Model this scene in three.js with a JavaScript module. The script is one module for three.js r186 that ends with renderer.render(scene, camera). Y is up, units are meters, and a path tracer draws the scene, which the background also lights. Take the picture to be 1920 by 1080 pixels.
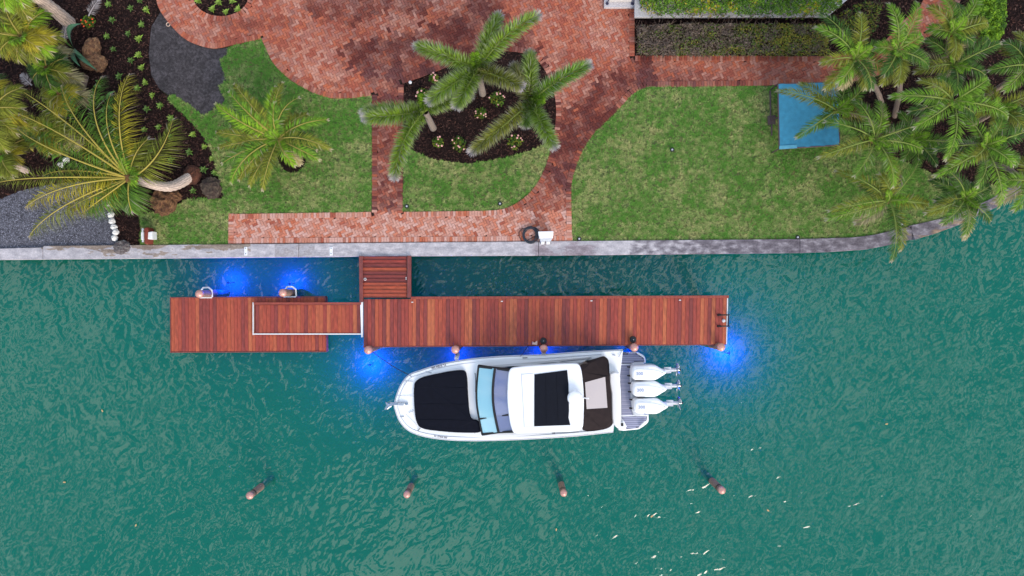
import * as THREE from 'three';
import { mergeGeometries } from 'three/addons/utils/BufferGeometryUtils.js';
import { RoundedBoxGeometry } from 'three/addons/geometries/RoundedBoxGeometry.js';
import { FontLoader } from 'three/addons/loaders/FontLoader.js';
import { TextGeometry } from 'three/addons/geometries/TextGeometry.js';
import { createNoise2D, createNoise3D } from 'simplex-noise';

// ---------------------------------------------------------------- seeded helpers
function rng(seed) { let a = seed >>> 0; return () => { a = (a + 0x6D2B79F5) | 0; let t = Math.imul(a ^ (a >>> 15), 1 | a); t = (t + Math.imul(t ^ (t >>> 7), 61 | t)) ^ t; return ((t ^ (t >>> 14)) >>> 0) / 4294967296; }; }
const R = rng(7), N2 = createNoise2D(rng(11)), N3 = createNoise3D(rng(13));
const lerp = (a, b, t) => a + (b - a) * t, clamp = (v, a, b) => Math.min(b, Math.max(a, v));
const sstep = (a, b, v) => { const t = clamp((v - a) / (b - a), 0, 1); return t * t * (3 - 2 * t); };
const fbm = (x, y, o = 4) => { let s = 0, a = .5, f = 1; for (let i = 0; i < o; i++) { s += a * N2(x * f, y * f); a *= .5; f *= 2.03; } return s; };

// ---------------------------------------------------------------- camera, sky, sun, exposure
const scene = new THREE.Scene();
const CAM = 29.5, REACH = 28.5, SCALE = 45;        // camera height over the water; 45 photo pixels per metre on the lawn, which lies 1 m above the water
const camera = new THREE.PerspectiveCamera(2 * Math.atan(540 / SCALE / REACH) * 180 / Math.PI, 16 / 9, .1, 2000);
camera.position.set(0, CAM, 0); camera.up.set(0, 0, -1); camera.lookAt(0, 0, 0); camera.updateMatrixWorld();
const renderer = new THREE.WebGLRenderer({ antialias: true });
renderer.toneMapping = THREE.LinearToneMapping;
renderer.toneMappingExposure = 1.6;
renderer.shadowMap.enabled = true;
{ // bright broken cloud over pale blue
  const w = 1024, h = 512, d = new Float32Array(w * h * 4);
  for (let j = 0; j < h; j++) for (let i = 0; i < w; i++) {
    const el = ((j + .5) / h - .5) * Math.PI, az = (i + .5) / w * Math.PI * 2 - Math.PI;
    const x = Math.cos(el) * Math.cos(az), y = Math.sin(el), z = Math.cos(el) * Math.sin(az), q = 1 / (Math.max(y, 0) + .35);
    let n = 0, a = .55, f = 3.6; for (let o = 0; o < 5; o++) { n += a * N3(x * q * f, z * q * f, 3.7 + o); a *= .5; f *= 2.1; }
    const c = sstep(-.12, .36, n), b = 1 - .25 * sstep(.2, .8, n);
    const blue = [.12, .26, .50], cl = [1.42 * b, 1.43 * b, 1.45 * b], k = (j * w + i) * 4;
    for (let t = 0; t < 3; t++) d[k + t] = y < 0 ? .35 : lerp(blue[t], cl[t], c) * .86;
    d[k + 3] = 1;
  }
  const t = new THREE.DataTexture(d, w, h, THREE.RGBAFormat, THREE.FloatType); t.mapping = THREE.EquirectangularReflectionMapping;
  t.magFilter = t.minFilter = THREE.LinearFilter; t.needsUpdate = true; scene.background = t; scene.environment = t;
}
const sun = new THREE.DirectionalLight(0xfff0e0, 2.1); sun.name = 'sun';
sun.position.set(23, 28, 47); sun.target.position.set(0, 0, 0); sun.castShadow = true; sun.shadow.radius = 56;
sun.shadow.mapSize.set(4096, 4096); Object.assign(sun.shadow.camera, { left: -30, right: 30, top: 25, bottom: -25, near: 1, far: 120 });
scene.add(sun, sun.target);

// ---------------------------------------------------------------- places, groups, labels
const P = (px, py, y = 1) => { const k = (CAM - y) / (REACH * SCALE); return [(px - 960) * k, (py - 540) * k]; };   // where a point of the photograph lies at height y
const V = (px, py, y = 1) => { const p = P(px, py, y); return new THREE.Vector3(p[0], y, p[1]); };
const pp = (l, y = 1) => l.map(([a, b]) => P(a, b, y));
const taken = {}, numbered = n => { const k = taken[n] = (taken[n] ?? -1) + 1; return k ? `${n}_${String(k).padStart(3, '0')}` : n; };
const bases = new Map();
function thing(name, label, category, base = [0, 0, 0], group) {
  const o = new THREE.Group(); o.name = numbered(name); o.position.set(...base); o.userData = { label, category }; if (group) o.userData.group = group;
  bases.set(o, base); scene.add(o); return o;
}
function structure(name, geo, mat) { const o = geo ? new THREE.Mesh(geo, mat) : new THREE.Group(); o.name = numbered(name); o.userData.kind = 'structure'; bases.set(o, [0, 0, 0]); scene.add(o); return o; }
function part(parent, name, geo, mat, label) {       // geometry in world places; the part sits under its parent
  const b = bases.get(parent); if (b[0] || b[1] || b[2]) geo.translate(-b[0], -b[1], -b[2]);
  const m = new THREE.Mesh(geo, mat); m.name = name; parent.add(m); bases.set(m, b); if (label) m.userData.label = label; return m;
}
function single(name, label, category, geo, mat, group) { const m = new THREE.Mesh(geo, mat); m.name = numbered(name); m.userData = { label, category }; if (group) m.userData.group = group; scene.add(m); return m; }

// ---------------------------------------------------------------- geometry helpers
function merge(list) { return mergeGeometries(list.map(g => { const h = g.index ? g.toNonIndexed() : g; for (const k of Object.keys(h.attributes)) if (!['position', 'normal', 'uv', 'color'].includes(k)) h.deleteAttribute(k); return h; })); }
const shapeOf = pts => { const s = new THREE.Shape(); pts.forEach((p, i) => i ? s.lineTo(p[0], -p[1]) : s.moveTo(p[0], -p[1])); return s; };
function sheet(pts, y, holes = []) { const s = shapeOf(pts); for (const h of holes) s.holes.push(new THREE.Path(h.map(p => new THREE.Vector2(p[0], -p[1])))); const g = new THREE.ShapeGeometry(s); g.rotateX(-Math.PI / 2); g.translate(0, y, 0); return g; }
function slab(pts, y0, y1, bev = 0, seg = 2) { const b = Math.min(bev, (y1 - y0) / 2.01); const g = new THREE.ExtrudeGeometry(shapeOf(pts), { depth: y1 - y0 - 2 * b, bevelEnabled: b > 0, bevelSize: b, bevelThickness: b, bevelOffset: -b, bevelSegments: seg, curveSegments: 1 }); g.rotateX(-Math.PI / 2); g.translate(0, y0 + b, 0); return g; }
function smooth(pts, n = 8, closed = false) { const c = new THREE.CatmullRomCurve3(pts.map(p => new THREE.Vector3(p[0], p[1], 0)), closed, 'centripetal'); return c.getPoints(n * pts.length).slice(0, closed ? -1 : undefined).map(v => [v.x, v.y]); }
function bar(a, b, r0, r1 = r0, seg = 10) { const g = new THREE.CylinderGeometry(r1, r0, a.distanceTo(b), seg); g.applyQuaternion(new THREE.Quaternion().setFromUnitVectors(new THREE.Vector3(0, 1, 0), b.clone().sub(a).normalize())); g.translate((a.x + b.x) / 2, (a.y + b.y) / 2, (a.z + b.z) / 2); return g; }
function tube(pts, r, seg = 6, n = pts.length * 6, closed = false) { return new THREE.TubeGeometry(new THREE.CatmullRomCurve3(pts, closed, 'centripetal'), n, r, seg, closed); }
function taper(pts, rad, n = 24, seg = 12) { const c = new THREE.CatmullRomCurve3(pts), g = new THREE.TubeGeometry(c, n, 1, seg), p = g.attributes.position, q = c.getSpacedPoints(n); for (let i = 0; i <= n; i++) for (let j = 0; j <= seg; j++) { const k = i * (seg + 1) + j, r = rad(i / n, j / seg * 6.283); p.setXYZ(k, q[i].x + (p.getX(k) - q[i].x) * r, q[i].y + (p.getY(k) - q[i].y) * r, q[i].z + (p.getZ(k) - q[i].z) * r); } g.computeVertexNormals(); return g; }
function box(cx, cy, cz, w, h, d, r = .01, turn = 0) { const g = new RoundedBoxGeometry(w, h, d, 2, Math.min(r, w / 2.1, h / 2.1, d / 2.1)); if (turn) g.rotateY(turn); g.translate(cx, cy, cz); return g; }
function block(lx, h, lz, c = .006, uo = 0, vo = 0) { // a chamfered brick or board: top at y 0, no underside
  const a = lx / 2, b = lz / 2, r = (x, z, y) => [[-x, y, -z], [x, y, -z], [x, y, z], [-x, y, z]];
  const rings = [r(a - c, b - c, 0), r(a, b, -c), r(a, b, -h)], v = [];
  const quad = (p, q, s, t) => v.push(...p, ...q, ...s, ...p, ...s, ...t);
  quad(rings[0][0], rings[0][3], rings[0][2], rings[0][1]);
  for (let k = 0; k < 2; k++) for (let i = 0; i < 4; i++) { const j = (i + 1) % 4; quad(rings[k][i], rings[k][j], rings[k + 1][j], rings[k + 1][i]); }
  const g = new THREE.BufferGeometry(); g.setAttribute('position', new THREE.Float32BufferAttribute(v, 3)); g.computeVertexNormals();
  const uv = []; for (let i = 0; i < v.length; i += 3) uv.push(v[i] + uo, v[i + 2] + vo); g.setAttribute('uv', new THREE.Float32BufferAttribute(uv, 2)); return g;
}
function inside(p, poly) { let c = false; for (let i = 0, j = poly.length - 1; i < poly.length; j = i++) { const a = poly[i], b = poly[j]; if ((a[1] > p[1]) !== (b[1] > p[1]) && p[0] < (b[0] - a[0]) * (p[1] - a[1]) / (b[1] - a[1]) + a[0]) c = !c; } return c; }
function edgeGap(p, poly) { let m = 1e9; for (let i = 0, j = poly.length - 1; i < poly.length; j = i++) { const a = poly[j], b = poly[i], dx = b[0] - a[0], dz = b[1] - a[1], t = clamp(((p[0] - a[0]) * dx + (p[1] - a[1]) * dz) / (dx * dx + dz * dz || 1), 0, 1); m = Math.min(m, Math.hypot(p[0] - a[0] - dx * t, p[1] - a[1] - dz * t)); } return m; }
const bounds = poly => { const xs = poly.map(p => p[0]), zs = poly.map(p => p[1]); return [Math.min(...xs), Math.min(...zs), Math.max(...xs), Math.max(...zs)]; };
function tint(g, c) { const n = g.attributes.position.count, a = new Float32Array(n * 3); for (let i = 0; i < n; i++) { a[i * 3] = c[0]; a[i * 3 + 1] = c[1]; a[i * 3 + 2] = c[2]; } g.setAttribute('color', new THREE.BufferAttribute(a, 3)); return g; }
function roughen(g, amp, freq, seed = 0) { const p = g.attributes.position, v = new THREE.Vector3(); for (let i = 0; i < p.count; i++) { v.fromBufferAttribute(p, i); const l = v.length() || 1, k = 1 + amp * (N3(v.x * freq + seed, v.y * freq, v.z * freq) + .5 * N3(v.x * freq * 2.3, v.y * freq * 2.3 + seed, v.z * freq * 2.3)); p.setXYZ(i, v.x * k, v.y * k, v.z * k); } g.computeVertexNormals(); return g; }
const lin = (r, g, b) => { const c = new THREE.Color().setRGB(r / 255, g / 255, b / 255, THREE.SRGBColorSpace); return [c.r, c.g, c.b]; };
const col = (r, g, b) => new THREE.Color().setRGB(r / 255, g / 255, b / 255, THREE.SRGBColorSpace);

// ---------------------------------------------------------------- textures: grain, stains, weave (albedo and fine relief only)
function tex(w, h, fn, rx = 1, ry = rx, srgb = true) {
  const d = new Uint8Array(w * h * 4);
  for (let j = 0; j < h; j++) for (let i = 0; i < w; i++) { const c = fn(i / w, j / h), k = (j * w + i) * 4; d[k] = clamp(c[0], 0, 255); d[k + 1] = clamp(c[1] ?? c[0], 0, 255); d[k + 2] = clamp(c[2] ?? c[0], 0, 255); d[k + 3] = 255; }
  const t = new THREE.DataTexture(d, w, h); t.wrapS = t.wrapT = THREE.RepeatWrapping; t.magFilter = THREE.LinearFilter; t.minFilter = THREE.LinearMipmapLinearFilter; t.generateMipmaps = true;
  if (srgb) t.colorSpace = THREE.SRGBColorSpace; t.repeat.set(rx, ry); t.needsUpdate = true; return t;
}
const loopN = (f, seed) => { const F = (u, v) => N2(u * f + seed * 17, v * f + seed * 5); return (u, v) => .62 * (F(u, v) * (1 - u) * (1 - v) + F(u - 1, v) * u * (1 - v) + F(u, v - 1) * (1 - u) * v + F(u - 1, v - 1) * u * v) / Math.sqrt(((1 - u) ** 2 + u * u) * ((1 - v) ** 2 + v * v)); };
const L1 = loopN(6, 1), L2 = loopN(22, 5), L3 = loopN(60, 9), Rt = rng(99);
const woodTex = tex(512, 512, (u, v) => { const g = N2(u * 90, v * 2.2) * .5 + N2(u * 34, v * .9 + 40) * .5 + L1(u, v) * .8, k = 212 + g * 32 + (Rt() - .5) * 16; return [k, k - 3 + L2(u, v) * 9, k - 6 + L2(u, v) * 9]; }, .9, .45);
const brickTex = tex(256, 256, (u, v) => { const k = 218 + L1(u, v) * 22 + L2(u, v) * 26 + (Rt() - .5) * 40; return [k, k, k]; }, 1.4);
const soilTex = tex(1024, 1024, (u, v) => { const k = 170 + L1(u, v) * 40 + L2(u, v) * 55 + L3(u, v) * 55 + (Rt() - .5) * 70; return [k, k - 6, k - 10]; }, .25);
const lawnTex = tex(1024, 1024, (u, v) => { const k = 180 + L1(u, v) * 25 + L2(u, v) * 40 + L3(u, v) * 50 + (Rt() - .5) * 60; return [k + L1(u, v) * 22, k, k - 12]; }, .22);
const dirtTex = tex(1024, 1024, (u, v) => { const k = 180 + L1(u, v) * 46 + L2(u, v) * 60 + L3(u, v) * 50 + (Rt() - .5) * 70; const s = Rt() < .02 ? 75 : 0; return [k + s, k + s * .9, k + s * .7]; }, .25);
const weaveTex = tex(256, 256, (u, v) => { const k = 226 + 14 * Math.sin(u * 6.2832 * 32) * Math.sin(v * 6.2832 * 32) + L1(u, v) * 20 + L2(u, v) * 10; return [k, k, k]; }, .5);
const barkTex = tex(256, 256, (u, v) => { const k = 205 + 28 * L2(u, v) + 22 * Math.sin(v * 6.2832 * 16 + L1(u, v) * 4) + (Rt() - .5) * 30; return [k, k - 4, k - 8]; }, 1);
const rockTex = tex(512, 512, (u, v) => { const k = 185 + L1(u, v) * 70 + L2(u, v) * 60 + L3(u, v) * 30; return [k, k - 4 + L1(u, v) * 14, k - 12]; }, 1);
const fineBump = tex(512, 512, (u, v) => [128 + L2(u, v) * 70 + L3(u, v) * 60 + (Rt() - .5) * 60], .8, .8, false);

// ---------------------------------------------------------------- materials
const std = (c, roughness = .7, o = {}) => new THREE.MeshStandardMaterial({ color: c, roughness, side: THREE.DoubleSide, ...o });
const phys = (c, roughness, o = {}) => new THREE.MeshPhysicalMaterial({ color: c, roughness, side: THREE.DoubleSide, ...o });
const M = {
  gel: phys(col(244, 245, 246), .28, { clearcoat: .5, clearcoatRoughness: .12 }),
  gelGrey: phys(col(196, 200, 206), .4), vinyl: std(col(240, 239, 238), .6), steel: std(col(190, 195, 200), .25, { metalness: .9 }),
  black: std(col(22, 22, 25), .55), blackCanvas: phys(col(16, 19, 32), .92, { map: weaveTex, specularIntensity: .35 }), roof: phys(col(17, 21, 33), .75, { map: weaveTex, specularIntensity: .35 }),
  brownCanvas: phys(col(50, 40, 40), .9, { map: weaveTex, specularIntensity: .4 }), rubber: std(col(28, 30, 34), .7),
  copper: std(col(214, 158, 144), .38, { metalness: .35 }), pile: std(col(172, 144, 128), .85, { map: barkTex }), white: std(col(232, 232, 232), .45),
  concrete: std(col(200, 197, 198), .85, { map: brickTex }), bark: std(col(244, 224, 210), .9, { map: barkTex, bumpMap: fineBump, bumpScale: .02 }), barkGrey: std(col(182, 162, 148), .92, { map: barkTex, bumpMap: fineBump, bumpScale: .02 }),
  fibre: std(col(122, 86, 50), .95), rope: std(col(28, 28, 30), .8),
  leaf: phys(0xffffff, .75, { vertexColors: true, transmission: .12, thickness: 0, specularIntensity: .3 }), leafGloss: phys(0xffffff, .5, { vertexColors: true, transmission: .15, thickness: 0 }),
  stone: std(col(235, 233, 228), .8, { bumpMap: fineBump, bumpScale: .01 }),
};

// ================================================================ the setting
// ---- outlines, traced on the lawn's level
const seaTop = [[-9000, 466], [0, 466], [80, 464], [82, 461], [430, 458], [1070, 452], [1500, 448], [1600, 445], [1640, 440], [1700, 426], [1760, 411], [1800, 400], [1860, 372], [1920, 335], [2020, 255], [2200, 60], [2600, -600], [7000, -9000]];
const seaBot = [[-9000, 488], [0, 487], [770, 480], [1010, 479], [1500, 474], [1560, 472], [1622, 468], [1665, 460], [1710, 449], [1750, 439], [1800, 421], [1870, 388], [1925, 352], [2035, 268], [2218, 72], [2620, -590], [7040, -9000]];
const leftEdge = smooth([[490, 73], [497, 88], [510, 115], [530, 138], [560, 160], [590, 175], [620, 184], [660, 184], [697, 179]], 4);
const bedEdge = smooth([[316, 190], [345, 215], [365, 237], [385, 262], [400, 295], [408, 330], [413, 350], [420, 372]], 3);
const loopEdge = smooth([[293, -60], [293, 0], [300, 20], [318, 45], [345, 72], [370, 84], [400, 91], [425, 87], [490, 73]], 3);
const curveR = smooth([[1073, 452], [1072, 400], [1072, 350], [1078, 320], [1092, 285], [1110, 255], [1140, 225], [1165, 200], [1185, 178], [1210, 164], [1240, 163]], 4);
const walkTop = smooth([[1190, 104], [1400, 104], [1560, 104], [1620, 95], [1660, 75], [1690, 42], [1732, 0], [1745, -60]], 3);
const walkBot = smooth([[1815, -60], [1800, 5], [1765, 50], [1722, 84], [1690, 115], [1650, 140], [1600, 152], [1455, 160], [1240, 163]], 3);
const brickPoly = [...loopEdge, ...leftEdge.slice(1), [697, 397], [428, 401], [428, 457], ...curveR, ...walkBot.slice(0, -1).reverse(), ...walkTop.slice().reverse(), [1190, -60]];
const islandTop = smooth([[757, 156], [800, 141], [835, 127], [900, 105], [950, 96], [1000, 107], [1030, 148], [1042, 195], [1040, 240], [1032, 280], [1020, 318], [1000, 353], [975, 376], [945, 391], [900, 395]], 3);
const island = [[755, 397], ...islandTop];
const mulchCut = smooth([[757, 272], [790, 290], [830, 302], [880, 306], [930, 300], [970, 290], [1010, 276], [1036, 262]], 3);
const islandLawn = [...mulchCut, ...islandTop.filter(p => p[1] > 264 && p[0] > 880), [755, 397]];
const ovalBed = []; for (let i = 0; i < 36; i++) { const a = i / 36 * 6.2832; ovalBed.push([414 + 52 * Math.cos(a), -9 + 39 * Math.sin(a)]); }
const dirtPatch = [[300, 22], [318, 45], [345, 72], [370, 85], [400, 92], [428, 88], [428, 97], [412, 115], [425, 150], [410, 160], [422, 190], [382, 217], [345, 190], [325, 177], [315, 178], [297, 165], [283, 140], [278, 100], [283, 50]];
const leftLawn = [[490, 73], ...leftEdge.slice(1), [697, 397], [428, 401], [428, 458], [264, 460], [262, 402], [290, 398], [330, 388], [345, 374], [380, 372], ...bedEdge.slice().reverse(), [314, 181], [325, 177], [345, 190], [382, 217], [422, 190], [410, 160], [425, 150], [412, 115], [428, 97], [428, 88]];
const rightLawn = [...curveR, ...walkBot.slice().reverse().filter(p => p[0] > 1240 && p[0] < 1600), [1562, 158], [1575, 220], [1620, 270], [1690, 300], [1760, 330], [1830, 350], [1890, 345], ...[[1860, 372], [1800, 400], [1760, 411], [1700, 426], [1640, 440], [1600, 445], [1500, 448]]];
const gravelPoly = [[-300, 372], [0, 373], ...smooth([[20, 364], [50, 354], [100, 345], [160, 340], [190, 345], [205, 375], [214, 410], [217, 440], [218, 462]], 3), [80, 464], [0, 466], [-300, 466]];
const spot = []; for (let i = 0; i < 28; i++) { const a = i / 28 * 6.2832; spot.push([548 + 27 * Math.cos(a), 292 + 32 * Math.sin(a)]); }

// ---- water body: bed, rippled surface
const bed = structure('seabed', new THREE.PlaneGeometry(1600, 1600), std(new THREE.Color().setRGB(.003, .22, .158), 1, {}));
bed.rotation.x = -Math.PI / 2; bed.position.y = -1.25;
{
  const xs = [], zs = [], dense = (a, b, s, out) => { for (let v = a; v <= b + 1e-6; v += s) out.push(v); };
  xs.push(-700, -300, -120, -60, -36, -28); dense(-23, 23, .065, xs); xs.push(28, 36, 60, 120, 300, 700);
  zs.push(-700, -300, -100, -40, -16, -8); dense(-5, 13.2, .065, zs); zs.push(18, 30, 60, 120, 300, 700);
  const wave = (x, z) => {
    const wx = x + .32 * N2(x * .8, z * .8 + 7) + .1 * N2(x * 2.4 + 3, z * 2.4), wz = z + .32 * N2(x * .8 + 31, z * .8) + .1 * N2(x * 2.4, z * 2.4 + 17);
    const calm = .78 + .3 * N2(x * .09 + 5, z * .12), e = .66 + .2 * sstep(-18, 4, x);
    return calm * e * (.024 * N2(wx * 1.7, wz * 1.4) + .018 * N2(wx * 3.4 + 9, wz * 2.9) + .0105 * N2(wx * 6.4, wz * 5.7 + 4)) + .03 * N2(x * .25, z * .3);
  };
  const pos = new Float32Array(xs.length * zs.length * 3), uv = new Float32Array(xs.length * zs.length * 2), idx = []; let k = 0, q = 0;
  for (const z of zs) for (const x of xs) { const far = Math.abs(x) > 24 || z < -6 || z > 14; pos[k++] = x; pos[k++] = far ? 0 : wave(x, z); pos[k++] = z; uv[q++] = x; uv[q++] = z; }
  const W = xs.length; for (let j = 0; j < zs.length - 1; j++) for (let i = 0; i < W - 1; i++) { const a = j * W + i; idx.push(a, a + W, a + 1, a + 1, a + W, a + W + 1); }
  const g = new THREE.BufferGeometry(); g.setAttribute('position', new THREE.BufferAttribute(pos, 3)); g.setAttribute('uv', new THREE.BufferAttribute(uv, 2)); g.setIndex(idx); g.computeVertexNormals();
  structure('water', g, phys(new THREE.Color().setRGB(.05, .61, .5), .06, { transmission: .915, thickness: 0, ior: 1.55 }));
}

// ---- land
const landPts = [...seaTop.map(p => [p[0], p[1] + 6]), [-9000, -9000]];
structure('ground', slab(pp(landPts), -2.5, .9), std(col(98, 108, 62), .95, { map: lawnTex }));
const mMulch = phys(col(60, 44, 42), .96, { specularIntensity: .3, map: soilTex, bumpMap: fineBump, bumpScale: .05 }), mLawn = std(col(130, 140, 84), .95, { map: lawnTex }), mSand = std(col(74, 54, 48), .95, { map: soilTex });
const leftBed = [[-300, -60], [293, -60], [293, 0], [300, 22], [283, 50], [278, 100], [283, 140], [297, 165], [314, 181], ...bedEdge, [380, 374], [345, 376], [330, 390], [290, 400], [262, 404], [264, 462], [218, 462], [217, 440], [214, 410], [205, 375], [190, 345], [160, 340], [100, 345], [50, 354], [20, 364], [0, 373], [-300, 372]];
const rightBed = [[1560, 158], [1600, 152], [1650, 140], [1690, 115], [1722, 84], [1765, 50], [1800, 5], [1815, -60], [2150, -60], [2190, 60], [2010, 255], [1915, 335], [1890, 345], [1830, 350], [1760, 330], [1690, 300], [1620, 270], [1575, 220]];
const hedgeBed = [[1190, -60], [1190, 104], ...walkTop.slice(1)];
structure('mulch_bed', sheet(pp(leftBed), .95), mMulch);
structure('mulch_bed', sheet(pp(rightBed), .95), mMulch);
structure('mulch_bed', sheet(pp(hedgeBed), .95), mMulch);
structure('mulch_bed', sheet(pp([...islandTop.filter(p => p[1] < 266), ...mulchCut.slice().reverse()]), .965), mMulch);
structure('mulch_bed', sheet(pp(ovalBed), .965), mMulch);
structure('mulch_bed', sheet(pp(spot), 1.0), mMulch);
structure('dirt_patch', sheet(pp(dirtPatch), .972), std(col(92, 86, 90), .97, { map: dirtTex, bumpMap: fineBump, bumpScale: .02 }));
structure('gravel_bed', sheet(pp(gravelPoly), .958), std(col(112, 112, 124), .95, { map: dirtTex }));
structure('lawn', sheet(pp(leftLawn), .985), mLawn);
structure('lawn', sheet(pp(islandLawn), .985), mLawn);
structure('lawn', sheet(pp(rightLawn), .985), mLawn);
structure('paving_bed', sheet(pp(brickPoly), .956, [pp(ovalBed)]), mSand);

// ---- loose ground cover nobody could count: grass, mulch chips, gravel
function scatter(name, geo, mat, polys, perM2, place, label, category, skip = []) {
  const r = rng(name.length * 77 + 5), mats = [], cols = [], m = new THREE.Matrix4(), q = new THREE.Quaternion(), e = new THREE.Euler(), s = new THREE.Vector3(), t = new THREE.Vector3();
  const holes = skip.map(h => pp(h));
  for (const poly of polys) {
    const w = pp(poly), b = bounds(w); b[0] = Math.max(b[0], -22.5); b[1] = Math.max(b[1], -13); b[2] = Math.min(b[2], 22.5);
    const n = (b[2] - b[0]) * (b[3] - b[1]) * perM2;
    for (let i = 0; i < n; i++) {
      const p = [lerp(b[0], b[2], r()), lerp(b[1], b[3], r())]; if (!inside(p, w) || holes.some(h => inside(p, h))) continue;
      const o = place(p, r); if (!o) continue;
      t.set(p[0], o.y, p[1]); e.set(o.rx || 0, r() * 6.283, o.rz || 0); q.setFromEuler(e); s.set(o.s, o.sy ?? o.s, o.s); m.compose(t, q, s); mats.push(m.clone()); cols.push(o.c);
    }
  }
  const im = new THREE.InstancedMesh(geo, mat, mats.length), c = new THREE.Color();
  mats.forEach((k, i) => { im.setMatrixAt(i, k); c.setRGB(...cols[i]); im.setColorAt(i, c); });
  im.name = name; im.userData = { kind: 'stuff', label, category }; scene.add(im);
}
{ // a tuft of nine blades
  const v = [], r = rng(3); for (let i = 0; i < 9; i++) { const a = r() * 6.283, b = a + 1.57, d = .02 * r(), x = Math.cos(a) * d, z = Math.sin(a) * d, w = .0075, l = .035 + .05 * r(), h = .022 + .03 * r(); v.push(x - Math.cos(b) * w, 0, z - Math.sin(b) * w, x + Math.cos(b) * w, 0, z + Math.sin(b) * w, x + Math.cos(a) * l, h, z + Math.sin(a) * l); }
  const g = new THREE.BufferGeometry(); g.setAttribute('position', new THREE.Float32BufferAttribute(v, 3)); g.computeVertexNormals();
  const sod = (x, z) => { const j = Math.floor(z / .55), i = Math.floor((x + (j % 2) * .6) / 1.3), h = Math.sin(i * 127.1 + j * 311.7) * 43758.5; return h - Math.floor(h); };
  scatter('grass', g, phys(0xffffff, .8, { transmission: .15, thickness: 0, specularIntensity: .3 }), [leftLawn, islandLawn, rightLawn], 330, (p, r) => {
    const n = fbm(p[0] * .55, p[1] * .55), f = N2(p[0] * 2.6, p[1] * 2.6), dry = clamp(.29 + n * .65 + f * .42 + N2(p[0] * 7.5, p[1] * 7.5) * .34 + (sod(p[0], p[1]) - .5) * .36 - (p[0] > 6 && p[1] < -5 ? .08 : 0) + (p[0] < -6.5 && p[1] < -6 ? -.25 : 0) + (r() - .5) * .5, 0, 1), k = .8 + r() * .45;
    if (f + n > .95 && r() < .6) return null;
    return { y: .985, s: .8 + r() * .7, c: [lerp(.115, .47, dry) * k, lerp(.285, .46, dry) * k, lerp(.04, .19, dry) * k] };
  }, 'short green lawn grass with dry straw patches', 'grass', [spot]);
}
{
  const g = new THREE.BoxGeometry(.075, .012, .022), pal = [lin(72, 49, 44), lin(54, 38, 36), lin(94, 65, 56), lin(44, 32, 32), lin(112, 88, 80)];
  const pl = (p, r) => { const c = pal[Math.floor(r() * r() * 5)]; return { y: .955 + r() * .03, s: .5 + r() * .9, rx: (r() - .5) * .8, rz: (r() - .5) * .8, c }; };
  scatter('mulch_chips', g, phys(0xffffff, .95, { specularIntensity: .3 }), [leftBed, rightBed, hedgeBed, [...islandTop.filter(p => p[1] < 266), ...mulchCut.slice().reverse()], ovalBed], 150, pl, 'loose dark brown bark mulch chips', 'mulch', [dirtPatch]);
  const pg = new THREE.IcosahedronGeometry(.017, 0);
  scatter('gravel_stones', pg, std(0xffffff, .85), [gravelPoly], 700, (p, r) => { const k = .45 + r() * 1.1, w = r() < .1 ? 1.7 : 1; return { y: .962 + r() * .008, s: .6 + r() * .9, sy: .6, c: [.15 * k * w, .152 * k * w, .185 * k * w] }; }, 'loose blue grey gravel stones', 'gravel');
}

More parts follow.
